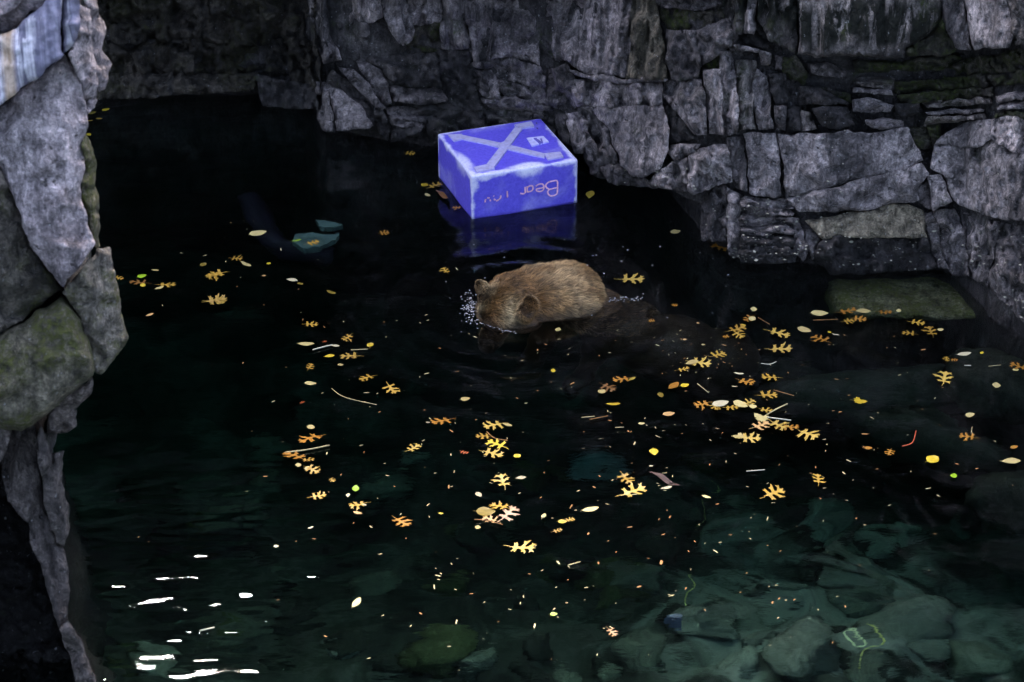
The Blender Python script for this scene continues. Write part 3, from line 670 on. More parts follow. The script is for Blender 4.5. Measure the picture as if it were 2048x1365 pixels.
named_stones = [
    (825, 922, 62, 'pale', 'pale pointed stone under a golden oak leaf on the pool bed', 1),
    (1205, 940, 110, 'paleblue', 'pale blue wedge-shaped stone on the pool bed', 2),
    (770, 985, 130, 'grey', 'large rounded grey stone below the bright green leaf', 3),
    (470, 1270, 170, 'grey', 'broad grey submerged slab near the sky glints', 4),
    (682, 1296, 75, 'pale', 'narrow pale submerged stone shaped like a fish', 5),
    (962, 1325, 100, 'pale', 'pale ragged submerged stone with a straight edge', 6),
    (895, 1178, 85, 'green', 'small mossy green stone on the pool bed', 7),
    (752, 1172, 120, 'grey', 'round grey stone beside a mossy green stone underwater', 0),
    (1060, 955, 90, 'green', 'flat mossy green stone under a white leaf', 1),
    (1140, 955, 50, 'green', 'mossy green stone touching the pale blue wedge', 2),
    (1215, 1155, 105, 'green', 'leaning green-grey stone underwater', 5),
    (1265, 1165, 100, 'grey', 'grey stone shaped like an almond underwater', 3),
    (880, 1310, 150, 'green', 'big mossy boulder on the pool bed', 4),
    (310, 1330, 110, 'pale', 'pale stone underwater at the foot of the outcrop', 6),
    (480, 1040, 110, 'grey', 'rippled grey stone underwater near bright glints', 7),
    (480, 640, 120, 'grey', 'long dim grey stone deep under the water', 5),
    (1410, 935, 70, 'green', 'dim mossy stone deep below a straight white stick', 0),
    (1800, 1070, 110, 'pale', 'large smooth pale stone in the shallows', 1),
    (1480, 1080, 150, 'pale', 'large pale stone rippled by the water', 2),
    (1650, 1040, 150, 'pale', 'broad pale stone with a dark hollow beside it', 3),
    (1400, 1250, 120, 'pale', 'pale pear-shaped stone underwater', 4),
    (1600, 1310, 170, 'pale', 'large pale stone beside the yellow ring', 6),
    (1820, 1250, 220, 'pale', 'widest pale stone in the shallows', 7),
    (1290, 1310, 140, 'grey', 'dull grey-green stone underwater next to a pale one', 5),
    (1560, 1180, 130, 'pale', 'pale stone in the middle of the shallows', 0),
    (1720, 1140, 160, 'pale', 'round pale stone among the swirls', 1),
    (1480, 1330, 120, 'pale', 'pale stone with a green edge underwater', 2),
    (1950, 1330, 150, 'grey', 'grey stone at the rim of the dark deep water', 3),
]
for u, v, w_, mt, lb, k in named_stones: stone(u, v, w_, mt, lb, None, None, k)
for k in range(85):
    u = RND.uniform(180, 2030); v = RND.uniform(1000, 1375) if RND.random() < .72 else RND.uniform(760, 1010)
    if u > 1880 and 1060 < v < 1260: continue
    right = u > 1250 and v > 980
    wp = RND.uniform(40, 120)*(1.1 if right else .9); mt = RND.choice(['grey', 'pale', 'grey', 'dark'] if right else ['dark', 'dark', 'grey', 'green', 'dark'])
    nb = min(named_stones, key=lambda q: (q[0]-u)**2+(1.6*(q[1]-v))**2)[4].split(' on the pool')[0].split(' under')[0].split(' below')[0].split(' beside')[0].split(' with')[0].split(' near')[0].split(' shaped')[0].split(' in the')[0].split(' next')[0].split(' at the')[0].split(' rippled')[0].split(' among')[0].split(' touching')[0].split(' deep')[0]
    stone(u, v, wp, mt, f"{'small' if wp < 65 else 'medium' if wp < 95 else 'large'} {dict(grey='grey-green', pale='pale', dark='blackish', green='mossy')[mt]} bed stone lying by the {nb}")
# big submerged boulders close under the surface on the right
def boulder(u, v, z, sx, sy, sz, mat, label, k, rz=0):
    p = GB(u, v, z); o = bpy.data.objects.new('submerged_boulder', STONES[k].copy()); o.data.materials.clear(); o.data.materials.append(SM[mat]); COL.objects.link(o)
    o.location = p; o.scale = (sx, sy, sz); o.rotation_euler = (0, 0, rz); tag(o, label, 'boulder'); return o
boulder(2010, 765, -0.45, 0.30, 0.32, 0.45, 'dark', 'smooth grey boulder underwater beyond the white leaf', 3)
boulder(1760, 790, -0.75, 0.62, 0.24, 0.45, 'dark', 'long dark boulder underwater beneath the yellow maple leaf', 4, 0.1)
boulder(1850, 880, -0.80, 0.40, 0.22, 0.45, 'dark', 'dark sloping boulder underwater below the amber leaf', 5, -0.5)
boulder(1540, 770, -1.0, 0.30, 0.2, 0.5, 'dark', 'dim boulder deep beneath the raft of leaves', 6)
boulder(2040, 1000, -0.6, 0.22, 0.25, 0.4, 'dark', 'dark boulder underwater beside the pale stick-like leaf', 2)
# mossy ledge just under the surface at the foot of the cliff
def ledge():
    poly = Z('F5', [(430,815),(1300,775),(1560,835),(1760,1010),(1920,1150),(1860,1190),(1100,1195),(700,1170),(500,1125),(445,950)])
    ring = resample(np.array(poly), 9); ring = ring+np.stack([7*fbm(np.stack([ring[:, 0]/40, ring[:, 1]/40, ring[:, 0]*0], 1), 4, .6), 7*fbm(np.stack([ring[:, 0]/40, ring[:, 1]/40, ring[:, 0]*0+7], 1), 4, .6)], 1); top = np.array([GB(a, b, -0.10-0.06*np.clip((b-560)/80, 0, 1)) for a, b in ring])
    n = len(top); x0, y0 = top[:, :2].min(0); x1, y1 = top[:, :2].max(0)
    gx, gy = np.meshgrid(np.arange(x0, x1, .03), np.arange(y0, y1, .03)); gp = np.stack([gx.ravel(), gy.ravel()], 1); gp = gp[inside(gp, top[:, :2])]; gp = gp[dist_poly(gp, top[:, :2]) > .02]
    pts = np.concatenate([top[:, :2], gp]); vs, es, fs, *_ = delaunay_2d_cdt([Vector(p) for p in pts], [(k, (k+1) % n) for k in range(n)], [], 1, 1e-5)
    P = np.array([tuple(v) for v in vs]); d = dist_poly(P, top[:, :2])
    p3 = np.stack([P[:, 0], P[:, 1], np.zeros(len(P))], 1)
    z = -0.11-0.05*(1-np.clip(d/.06, 0, 1))**2+0.02*fbm(p3*5, 4)+0.012*facets(p3*9, 1.0)
    V = [tuple((a, b, c)) for (a, b), c in zip(P, z)]; F = [tuple(f) for f in fs]
    cnt = set()
    for f in F:
        for k in range(len(f)): cnt.add((f[k], f[(k+1) % len(f)]))
    mp = {}
    for a, b in [e for e in cnt if (e[1], e[0]) not in cnt]:
        for k in (a, b):
            if k not in mp: mp[k] = len(V); V.append((V[k][0]*.96+.04*1.7, V[k][1]+.9, -1.3))
        F.append((b, a, mp[a], mp[b]))
    m = rockmat('drowned_moss_rock', (0.05, 0.053, 0.027), (0.24, 0.235, 0.14), 0.35, 0.8, (0.09, 0.10, 0.025), wetz=-5)
    mesh_obj('submerged_ledge', V, F, m, label='mossy green-brown rock ledge just under the water at the cliff foot', cat='ledge')
ledge()
# turquoise plate-like things drowned left of the box and odds on the bed
def plate(poly, z, mat, name, label, cat):
    poly = resample(np.array(poly, float), 4); poly = poly+1.6*np.stack([fbm(np.stack([poly[:, 0]/9, poly[:, 1]/9, poly[:, 0]*0], 1), 3), .6*fbm(np.stack([poly[:, 0]/9, poly[:, 1]/9, poly[:, 0]*0+9], 1), 3)], 1)
    top = [GB(a, b, z) for a, b in poly]; n = len(top); V = [tuple(p) for p in top]+[tuple(p-np.array([0, 0, .05])) for p in top]
    F = [tuple(range(n))[::-1], tuple(range(n, 2*n))]+[(k, (k+1) % n, n+(k+1) % n, n+k) for k in range(n)]
    return mesh_obj(name, V, F, mat, smooth=False, label=label, cat=cat)
plate([(590,470),(625,465),(648,470),(676,466),(668,480),(640,492),(606,496),(588,484)], -0.32, SM['teal'], 'submerged_slab', 'turquoise slab glowing under a floating oak leaf', 'slab')
plate([(632,441),(655,443),(684,448),(664,456),(640,454)], -0.32, SM['teal'], 'submerged_slab', 'thin turquoise slab underwater behind the wider turquoise one', 'slab')
def tube(pts, r, mat, name, label=None, cat=None, group=None, parent=None, seg=6, taper=1.0, kind=None):
    pts = [np.array(p, float) for p in pts]; V = []; F = []
    for k, p in enumerate(pts):
        t = pts[min(k+1, len(pts)-1)]-pts[max(k-1, 0)]; t = t/(np.linalg.norm(t)+1e-9)
        a = np.cross(t, [0, 0, 1.0]); a = a/(np.linalg.norm(a)+1e-9); b = np.cross(a, t); rr = r*(1+(taper-1)*k/max(1, len(pts)-1))
        for s in range(seg): th = 6.2832*s/seg; V.append(p+rr*(math.cos(th)*a+math.sin(th)*b))
    for k in range(len(pts)-1):
        for s in range(seg): F.append((k*seg+s, k*seg+(s+1) % seg, (k+1)*seg+(s+1) % seg, (k+1)*seg+s))
    F.append(tuple(range(seg))[::-1]); F.append(tuple((len(pts)-1)*seg+s for s in range(seg)))
    return mesh_obj(name, V, F, mat, parent, label=label, cat=cat, group=group, kind=kind)
def smoothline(pts, n=6):
    pts = [np.array(p, float) for p in pts]; out = []
    for k in range(len(pts)-1):
        p0, p1, p2, p3 = pts[max(k-1, 0)], pts[k], pts[k+1], pts[min(k+2, len(pts)-1)]
        for j in range(n):
            t = j/n; out.append(0.5*((2*p1)+(-p0+p2)*t+(2*p0-5*p1+4*p2-p3)*t*t+(-p0+3*p1-3*p2+p3)*t**3))
    out.append(pts[-1]); return out
m_purple = simple('drowned_purple', (0.010, 0.006, 0.017), 0.7, 0.3, 8)
tube(smoothline([GB(500, 395, -.62), GB(525, 450, -.6), GB(545, 480, -.6), GB(580, 498, -.62), GB(660, 515, -.7)]), .07, m_purple, 'submerged_pipe', 'dim purple bent pipe underwater beside the turquoise slabs', 'pipe', seg=10)
m_ring = simple('pale_yellow_plastic', (0.55, 0.58, 0.36), 0.5, 0.2, 20)
def torus(c, R_, r, mat, name, label, cat):
    pts = [c+np.array([R_*math.cos(a), R_*math.sin(a), 0.004*math.sin(3*a)]) for a in np.linspace(0, 6.2832, 29)]
    return tube(pts, r, mat, name, label, cat)
rp = on_bed(1708, 1318); torus(rp+np.array([0, 0, .16]), .030, .006, m_ring, 'ring', 'small pale yellow ring lying on the pool bed', 'ring')
m_str = simple('waterlogged_stem', (0.30, 0.30, 0.10), 0.7, 0.25, 20)
def strand(pix, r, name, label):
    tube(smoothline([on_bed(a, b)+np.array([0, 0, .17]) for a, b in pix]), r, m_str, name, label, 'plant stem', 'stems on the pool bed')
strand([(1745,1290),(1762,1310),(1758,1330),(1725,1342),(1722,1365)], .006, 'drowned_stem', 'thick yellow stem curling round the pale ring on the pool bed')
strand([(1400,1000),(1410,1030),(1412,1055),(1398,1080),(1380,1100)], .004, 'drowned_stem', 'thin green-yellow stem bent over the large rippled pale stone')
strand([(1400,1172),(1384,1185),(1386,1215),(1378,1250)], .004, 'drowned_stem', 'short yellow stem standing beside a blue scrap underwater')
m_scrap = simple('blue_white_scrap', (0.06, 0.075, 0.13), 0.5, 0.3, 14)
plate([(1332,1238),(1350,1235),(1368,1240),(1370,1246),(1350,1243)], -.45, m_scrap, 'scrap', 'blue and white scrap drifting just above the stony bed', 'scrap')

# ------------------------------------------------------------------ blue box
def blue_box():
    n0 = G(944, 437); r0 = G(1155, 403); a = (r0-n0)[:2]; la = float(np.linalg.norm(a)); a = a/la; bdir = np.array([-a[1], a[0]])
    l0 = G(872, 350); lb = float(np.dot((l0-n0)[:2], bdir))
    d = rays(941, 353)[0]; t = (n0[1])/d[1]; h = float(CAM_H+t*d[2])
    c_ = c = n0[:2]+a*la/2+bdir*lb/2; ang = math.atan2(a[1], a[0])
    root = empty('blue_box', (c[0], c[1], 0)); root.rotation_euler = (0, 0, ang)
    tag(root, 'worn blue plastic box with a raised cross floating by the cliff', 'box')
    hx, hy, zb = la/2, lb/2, -0.025
    bm = bmesh.new(); bmesh.ops.create_cube(bm, size=1.0)
    for v in bm.verts: v.co = Vector((v.co.x*2*hx, v.co.y*2*hy, (v.co.z+.5)*(h-zb)+zb))
    bmesh.ops.subdivide_edges(bm, edges=bm.edges[:], cuts=10, use_grid_fill=True)
    for v in bm.verts:     # slightly dented hollow-moulded walls
        x, y, z = v.co; ex = hx-abs(x); ey = hy-abs(y); ez = min(h-z, z-zb)
        q = np.array([[x*4, y*4, z*4+3]]); nz = float(fbm(q, 2)[0])
        if ex < 1e-5 and ey > .02 and ez > .02: v.co.x += math.copysign(.004*nz, x)
        elif ey < 1e-5 and ex > .02 and ez > .02: v.co.y += math.copysign(.004*nz, y)
        elif abs(z-h) < 1e-5 and ex > .04 and ey > .04: v.co.z += -.004+.003*nz
    ed = [e for e in bm.edges if e.calc_face_angle(0) > 1.0]
    bmesh.ops.bevel(bm, geom=ed, offset=.012, segments=3, profile=.6, affect='EDGES')
    me = bpy.data.meshes.new('body'); bm.to_mesh(me); bm.free(); me.polygons.foreach_set('use_smooth', [True]*len(me.polygons))
    mt, nt, b = newmat('worn_blue_plastic'); L = nt.links
    tc = N(nt, 'ShaderNodeTexCoord').outputs['Object']; s = N(nt, 'ShaderNodeSeparateXYZ'); L.new(tc, s.inputs[0])
    dx = math_(nt, 'SUBTRACT', hx, math_(nt, 'ABSOLUTE', s.outputs[0])); dy = math_(nt, 'SUBTRACT', hy, math_(nt, 'ABSOLUTE', s.outputs[1])); dz = math_(nt, 'ABSOLUTE', math_(nt, 'SUBTRACT', h, s.outputs[2]))
    mn = math_(nt, 'MINIMUM', dx, math_(nt, 'MINIMUM', dy, dz)); mx = math_(nt, 'MAXIMUM', dx, math_(nt, 'MAXIMUM', dy, dz))
    edge = math_(nt, 'SUBTRACT', math_(nt, 'ADD', dx, math_(nt, 'ADD', dy, dz)), math_(nt, 'ADD', mn, mx))
    n1 = noise(nt, tc, 7, 6, 0.6); n2 = noise(nt, tc, 60, 5, 0.75); n3 = noise(nt, tc, 3.2, 4, 0.55, 0.6)
    e2 = math_(nt, 'ADD', edge, math_(nt, 'MULTIPLY', math_(nt, 'SUBTRACT', n1, 0.5), -0.11))
    wear = maprange(nt, e2, 0.026, 0.004, 0, 0.8)
    scuff = maprange(nt, n3, 0.52, 0.72, 0, 0.25)
    # scuffed white where it was rubbed along the front of the lid
    vx = N(nt, 'ShaderNodeVectorMath', operation='DISTANCE'); L.new(scaled(nt, tc, (0.55, 1.3, 1)), vx.inputs[0]); vx.inputs[1].default_value = (0.02*.55, -hy*0.93*1.3, h)
    patch = maprange(nt, math_(nt, 'ADD', vx.outputs['Value'], math_(nt, 'MULTIPLY', math_(nt, 'SUBTRACT', n1, .5), -.10)), 0.075, 0.025, 0, 0.9)
    vx2 = N(nt, 'ShaderNodeVectorMath', operation='DISTANCE'); L.new(scaled(nt, tc, (1.6, 0.5, 1)), vx2.inputs[0]); vx2.inputs[1].default_value = (-hx*0.93*1.6, -.5*.10, h)
    patch2 = maprange(nt, math_(nt, 'ADD', vx2.outputs['Value'], math_(nt, 'MULTIPLY', math_(nt, 'SUBTRACT', n1, .5), -.10)), 0.075, 0.025, 0, 0.8)
    w_ = math_(nt, 'MAXIMUM', math_(nt, 'MAXIMUM', wear, scuff), math_(nt, 'MAXIMUM', patch, patch2))
    w_ = math_(nt, 'MULTIPLY', w_, maprange(nt, n2, 0.25, 0.6, 0.55, 1.0), clamp=True)
    c = mixc(nt, w_, ramp_out(nt, n2, [(0.3, (0.085, 0.065, 0.56)), (0.7, (0.15, 0.12, 0.74))]), (0.80, 0.80, 0.95))
    L.new(c, b.inputs['Base Color']); b.inputs['Roughness'].default_value = 0.55; b.inputs['Specular IOR Level'].default_value = 0.35
    bp = N(nt, 'ShaderNodeBump'); bp.inputs['Strength'].default_value = 0.25; bp.inputs['Distance'].default_value = 0.004; L.new(n2, bp.inputs['Height']); L.new(bp.outputs[0], b.inputs['Normal'])
    me.materials.append(mt); body = bpy.data.objects.new('body', me); COL.objects.link(body); body.parent = root
    ca, sa = math.cos(-ang), math.sin(-ang)
    def loc(p): x, y = p[0]-c_[0], p[1]-c_[1]; return (x*ca-y*sa, x*sa+y*ca, p[2])
    dw = lambda pts: [(820+x*.2197, 200+y*.2197) for x, y in pts]
    mcross = simple('scuffed_pale_blue', (0.50, 0.49, 0.86), 0.6, 0.15, 25)
    def raised(polys, name, ht, mat, par):
        bm = bmesh.new()
        for poly in polys:
            P = [Vector(loc(G(u, v, h))) for u, v in dw(poly)]
            bot = [bm.verts.new((p.x, p.y, h-.008)) for p in P]; cx = sum((p for p in P), Vector())/len(P)
            top = [bm.verts.new((p.x+(cx.x-p.x)*.02, p.y+(cx.y-p.y)*.02, h+ht)) for p in P]
            n = len(P)
            for k in range(n): bm.faces.new((bot[k], bot[(k+1) % n], top[(k+1) % n], top[k]))
            bm.faces.new(top); ht += .0006
        bmesh.ops.recalc_face_normals(bm, faces=bm.faces[:])
        m2 = bpy.data.meshes.new(name); bm.to_mesh(m2); bm.free(); m2.materials.append(mat)
        o = bpy.data.objects.new(name, m2); COL.objects.link(o); o.parent = par; return o
    raised([[(455,320),(840,398),(1235,495),(1228,532),(830,440),(450,356)], [(345,322),(475,314),(492,358),(400,380)], [(1215,493),(1370,478),(1400,525),(1258,552)],
            [(688,604),(960,250),(1024,268),(762,624)], [(578,620),(690,596),(775,632),(610,668)], [(950,235),(1105,203),(1132,246),(1006,268)], [(800,410),(872,382),(918,425),(852,455)]], 'raised_cross', .0035, mcross, root)
    pn = raised([[(1060,350),(1215,333),(1265,385),(1110,425)]], 'maker_panel', .003, mcross, root)
    raised([[(1150,372),(1165,366),(1205,400),(1190,404)], [(1185,362),(1198,360),(1212,398),(1200,402)], [(1125,360),(1150,356),(1190,404),(1178,408)]], 'panel_mark', .006, simple('panel_mark_blue', (0.16, 0.14, 0.60), .6), pn)
    # hand-painted lettering, upside down because the box floats on its lid
    nrm = np.array([a[1], -a[0], 0.0]); nrm = nrm*(1 if np.dot(nrm, CAMP-n0) > 0 else -1)
    def face(x, y):
        d = rays(930+x*.1123, 340+y*.1123)[0]; t = np.dot(n0-CAMP, nrm)/np.dot(d, nrm); return CAMP+t*d
    strokes = {'painted_letter_b': [[(1615,180),(1640,205),(1640,300),(1634,400),(1600,440),(1530,456),(1480,430),(1466,375),(1490,342),(1445,310),(1432,262),(1480,212),(1550,192),(1615,180)], [(1490,342),(1560,325),(1636,308)]],
               'painted_letter_e': [[(1252,285),(1300,252),(1360,242),(1395,275),(1396,325),(1370,362),(1320,378),(1272,366),(1268,336),(1330,320),(1396,305)]],
               'painted_letter_a': [[(1098,285),(1100,340),(1104,392)], [(1100,305),(1150,276),(1195,282),(1200,335),(1170,370),(1106,386)]],
               'painted_letter_r': [[(1062,296),(1064,350),(1068,402)], [(1066,392),(1035,418),(975,410)]],
               'painted_figure_one': [[(745,368),(746,420),(750,482)]],
               'painted_faded_letter': [[(628,448),(625,490),(590,525),(545,545)], [(500,452),(508,466)], [(505,515),(538,528)]],
               'painted_faded_mark': [[(352,572),(352,540),(364,515)], [(386,490),(432,492)], [(440,520),(446,552)]]}
    mp_ = simple('faded_pink_paint', (0.90, 0.50, 0.72), 0.6, 0.2, 90)
    for nm, sts in strokes.items():
        V = []; F = []
        for st in sts:
            P = smoothline([face(x, y) for x, y in st], 4) if len(st) > 2 else [face(x, y) for x, y in st]
            b0 = len(V)
            for k, p in enumerate(P):
                tdir = P[min(k+1, len(P)-1)]-P[max(k-1, 0)]; tdir = tdir/(np.linalg.norm(tdir)+1e-9); s_ = np.cross(nrm, tdir); wd = .0040*(0.85+0.3*RND.random())
                for q in (p+s_*wd, p-s_*wd): V.append(loc(q+nrm*.0065))
            for k in range(len(P)-1): F.append((b0+2*k, b0+2*k+1, b0+2*k+3, b0+2*k+2))
        mesh_obj(nm, V, F, mp_, root, smooth=False)
blue_box()

# ------------------------------------------------------------------ bear
def make_bear():
    fwd = np.array([-0.62, -0.78, 0.0]); side = np.array([-0.78, 0.62, 0.0])      # side points to the bear's right ear
    root = empty('bear', tuple(G(1080, 620)))
    tag(root, 'brown bear swimming with its face down in the water', 'bear')
    rp = np.array(root.location)
    parts = []
    def ell(c, r, ax=fwd, roll=None):
        c = np.array(c); ax = np.array(ax)/np.linalg.norm(ax); s = np.cross([0, 0, 1], ax); s = s/np.linalg.norm(s); up = np.cross(ax, s); parts.append((c, r, ax, s, up))
    head = G(1024, 611, 0.03)
    ell(head, (.155, .150, .135))                                            # skull
    ell(head+fwd*.075+np.array([0, 0, -.03]), (.10, .125, .10), fwd+np.array([0, 0, -.6]))   # brow
    ell(head+fwd*.13+np.array([0, 0, -.15]), (.14, .07, .065), fwd*.5+np.array([0, 0, -1]))   # muzzle, under water
    ell(head+fwd*.19+np.array([0, 0, -.26]), (.05, .045, .04), fwd*.5+np.array([0, 0, -1]))   # nose
    ell(head+fwd*.03+side*.095+np.array([0, 0, -.06]), (.09, .075, .09)); ell(head+fwd*.03-side*.095+np.array([0, 0, -.06]), (.09, .075, .09))   # cheeks
    nk = G(1080, 594, 0.035); ell(nk, (.20, .165, .125), [0.8, 0.3, 0])
    ell(G(1110, 591, .03), (.19, .175, .125), [0.9, 0.2, 0])
    sh = G(1140, 590, 0.012); ell(sh, (.15, .19, .128), [0.9, 0.15, -.25])
    ell(sh+np.array([.12, -.01, -.17]), (.20, .20, .16), [1, 0, -.7])
    ell(sh+np.array([.26, -.03, -.33]), (.26, .23, .20), [1, -.1, -.55])
    ell(sh+np.array([.48, -.07, -.50]), (.28, .26, .24), [1, -.1, -.4])
    ell(sh+np.array([.70, -.09, -.62]), (.22, .24, .25), [1, 0, -.2])
    for s_, dx in ((1, .0), (-1, .04)):                                       # forelegs paddling
        a = sh+side*.15*s_+np.array([.08, .03, -.30])
        for k in range(6):
            t = k/5; ell(a+fwd*(.05+.16*t)+np.array([0, 0, -.32*t]), (.09-.03*t, .09-.03*t, .10-.02*t))
        ell(a+fwd*.28+np.array([0, 0, -.36]), (.09, .06, .04))
        hq = sh+np.array([.66, .13*s_, -.72])
        for k in range(6):
            t = k/5; ell(hq+np.array([.12*t-.05*math.sin(t*3), 0, -.30*t]), (.12-.05*t, .11-.05*t, .11-.03*t))
        ell(hq+np.array([.07, 0, -.33]), (.10, .055, .035), [-1, 0, 0])
    bm = bmesh.new()
    for c, r, ax, s, up in parts:
        ret = bmesh.ops.create_icosphere(bm, subdivisions=3, radius=1.0)
        for v in ret['verts']:
            q = np.array(v.co[:]); v.co = Vector(c-rp+ax*q[0]*r[0]+s*q[1]*r[1]+up*q[2]*r[2])
    # ears: cupped rounded flaps
    for s_ in (1, -1):
        ec = (G(966, 583, .105) if s_ > 0 else G(1060, 612, .125))
        axu = np.array([0, 0, 1.0])*0.85+side*s_*0.5; axu /= np.linalg.norm(axu); w = np.cross(axu, fwd); w /= np.linalg.norm(w); th = np.cross(w, axu)
        ret = bmesh.ops.create_icosphere(bm, subdivisions=3, radius=1.0)
        for v in ret['verts']:
            q = np.array(v.co[:]); cup = -0.018*(1-(q[0]**2+q[2]**2))*(1 if np.dot(th, fwd)*q[1] > 0 else 0)*np.sign(q[1])
            v.co = Vector(ec-rp+w*q[0]*.052+axu*(q[2]*.055+.008)+th*(q[1]*.024+cup))
        ret = bmesh.ops.create_icosphere(bm, subdivisions=2, radius=1.0)
        for v in ret['verts']:
            q = np.array(v.co[:]); v.co = Vector(ec-rp-axu*.05+w*q[0]*.05+axu*q[2]*.05+th*q[1]*.04)
    me = bpy.data.meshes.new('body'); bm.to_mesh(me); bm.free()
    tmp = bpy.data.objects.new('tmp', me); COL.objects.link(tmp)
    md = tmp.modifiers.new('r', 'REMESH'); md.mode = 'VOXEL'; md.voxel_size = 0.011
    ms = tmp.modifiers.new('s', 'SMOOTH'); ms.iterations = 14; ms.factor = 0.5
    bpy.context.view_layer.update()
    dg = bpy.context.evaluated_depsgraph_get(); me2 = bpy.data.meshes.new_from_object(tmp.evaluated_get(dg)); bpy.data.objects.remove(tmp)
    me2.name = 'body'; me2.polygons.foreach_set('use_smooth', [True]*len(me2.polygons))
    me2.materials.clear(); me2.materials.append(simple('wet_bear_hide', (0.011, 0.007, 0.004), 0.6, 0.25, 18, 0.2))
    body = bpy.data.objects.new('body', me2); COL.objects.link(body); body.parent = root
    # fur strands on everything at or above the water
    nv = len(me2.vertices); co = np.empty(nv*3); me2.vertices.foreach_get('co', co); co = co.reshape(-1, 3)
    no = np.empty(nv*3); me2.vertices.foreach_get('normal', no); no = no.reshape(-1, 3)
    me2.calc_loop_triangles(); tri = np.array([t.vertices[:] for t in me2.loop_triangles])
    A, B, C_ = co[tri[:, 0]], co[tri[:, 1]], co[tri[:, 2]]
    cz = (A[:, 2]+B[:, 2]+C_[:, 2])/3+rp[2]; ar = 0.5*np.linalg.norm(np.cross(B-A, C_-A), axis=1); ar = np.where(cz > -0.05, ar, np.where(cz > -.2, ar*.05, 0)); pr = ar/ar.sum()
    n = 80000; idx = NR.choice(len(tri), n, p=pr); r1 = np.sqrt(NR.rand(n)); r2 = NR.rand(n)
    bw = np.stack([1-r1, r1*(1-r2), r1*r2], 1)
    P = (co[tri[idx]]*bw[:, :, None]).sum(1); Nn = (no[tri[idx]]*bw[:, :, None]).sum(1); Nn /= np.linalg.norm(Nn, axis=1)[:, None]
    Wp = P+rp
    back = np.array([0.75, 0.5, -0.15]); back = back/np.linalg.norm(back)
    fl = np.tile(back, (n, 1))+0.55*np.stack([fbm(Wp*5, 2), fbm(Wp*5+40, 2), fbm(Wp*5+80, 2)], 1)
    clump = np.stack([perlin(Wp*34), perlin(Wp*34+20), perlin(Wp*34+50)], 1)
    fl = fl-Nn*(fl*Nn).sum(1)[:, None]; fl /= np.linalg.norm(fl, axis=1)[:, None]+1e-6
    earL, earR = G(966, 583, .11), G(1060, 612, .13)
    de = np.minimum(np.linalg.norm(Wp-earL, axis=1), np.linalg.norm(Wp-earR, axis=1))
    ln = (0.036+0.022*NR.rand(n))*np.where(de < .085, .42, 1.0)*np.clip(1-(((Wp-head)*fwd).sum(1)+.06)/.25, .5, 1)*np.clip(.65+.35*(Wp[:, 2]+.02)/.1, .55, 1)
    stand = np.clip(0.42+0.25*NR.randn(n)*.5, .15, .9)[:, None]
    D1 = Nn*stand*1.25+fl*0.8+clump*.42+NR.randn(n, 3)*.10; D1 /= np.linalg.norm(D1, axis=1)[:, None]
    D2 = Nn*stand*.35+fl+clump*.45+NR.randn(n, 3)*.14+np.array([0, 0, -.12]); D2 /= np.linalg.norm(D2, axis=1)[:, None]
    view = CAMP-Wp; S1 = np.cross(D1, view/np.linalg.norm(view, axis=1)[:, None]+NR.randn(n, 3)*.35); S1 /= np.linalg.norm(S1, axis=1)[:, None]
    w0 = (0.0008+0.0008*NR.rand(n))[:, None]
    p1 = P+D1*(ln*.5)[:, None]; p2 = p1+D2*(ln*.5)[:, None]
    V = np.stack([P-S1*w0, P+S1*w0, p1-S1*w0*.75, p1+S1*w0*.75, p2], 1).reshape(-1, 3)
    k = np.arange(n)*5; F = np.concatenate([np.stack([k, k+1, k+3], 1), np.stack([k, k+3, k+2], 1), np.stack([k+2, k+3, k+4], 1)])
    mf = bpy.data.meshes.new('fur'); mf.vertices.add(len(V)); mf.vertices.foreach_set('co', V.ravel())
    mf.loops.add(len(F)*3); mf.loops.foreach_set('vertex_index', F.ravel().astype(np.int32)); mf.polygons.add(len(F)); mf.polygons.foreach_set('loop_start', np.arange(len(F), dtype=np.int32)*3)
    mf.update(); mf.validate()
    # coat colours: tan mane on neck and hump, darker brown mask, pale brows and ear tips
    tan = np.array([0.37, 0.245, 0.122]); brn = np.array([0.165, 0.084, 0.028]); dk = np.array([0.055, 0.032, 0.018]); pale = np.array([0.50, 0.40, 0.23])
    hx_ = ((Wp-head)*fwd).sum(1); sx_ = ((Wp-head)*side).sum(1)
    mane = np.clip((-hx_-.02)/.14, 0, 1); nz = fbm(Wp*7+3, 3)
    colr = brn[None]*(1-mane[:, None])+tan[None]*mane[:, None]
    m_ = np.clip((nz+.05)*1.6, 0, 1)*.75; colr = colr*(1-m_[:, None])+brn[None]*m_[:, None]
    br = np.exp(-((hx_-.13)/.05)**2-((np.abs(sx_)-.085)/.045)**2); colr = colr*(1-.75*br[:, None])+pale[None]*.75*br[:, None]
    eR = Wp-earR; eL = Wp-earL
    inner = np.clip(((eR*fwd).sum(1)+.004)/.02, 0, 1)*(np.linalg.norm(eR, axis=1) < .055)+np.clip(((eL*fwd).sum(1)+.004)/.02, 0, 1)*(np.linalg.norm(eL, axis=1) < .055)
    rim = ((de > .045) & (de < .085) & (Wp[:, 2] > .12))*1.0
    colr = colr*(1-.85*inner[:, None])+dk[None]*.85*inner[:, None]; colr = colr*(1-.15*rim[:, None])+pale[None]*.15*rim[:, None]
    low = np.clip(1-(Wp[:, 2]-.005)/.04, 0, 1); colr = colr*(1-.8*low[:, None])+dk[None]*.8*low[:, None]
    colr = colr*((0.35+1.1*NR.rand(n)**1.5)*np.clip(.85+.55*perlin(Wp*30+7)+.3*perlin(Wp*11), .3, 1.5))[:, None]*.95
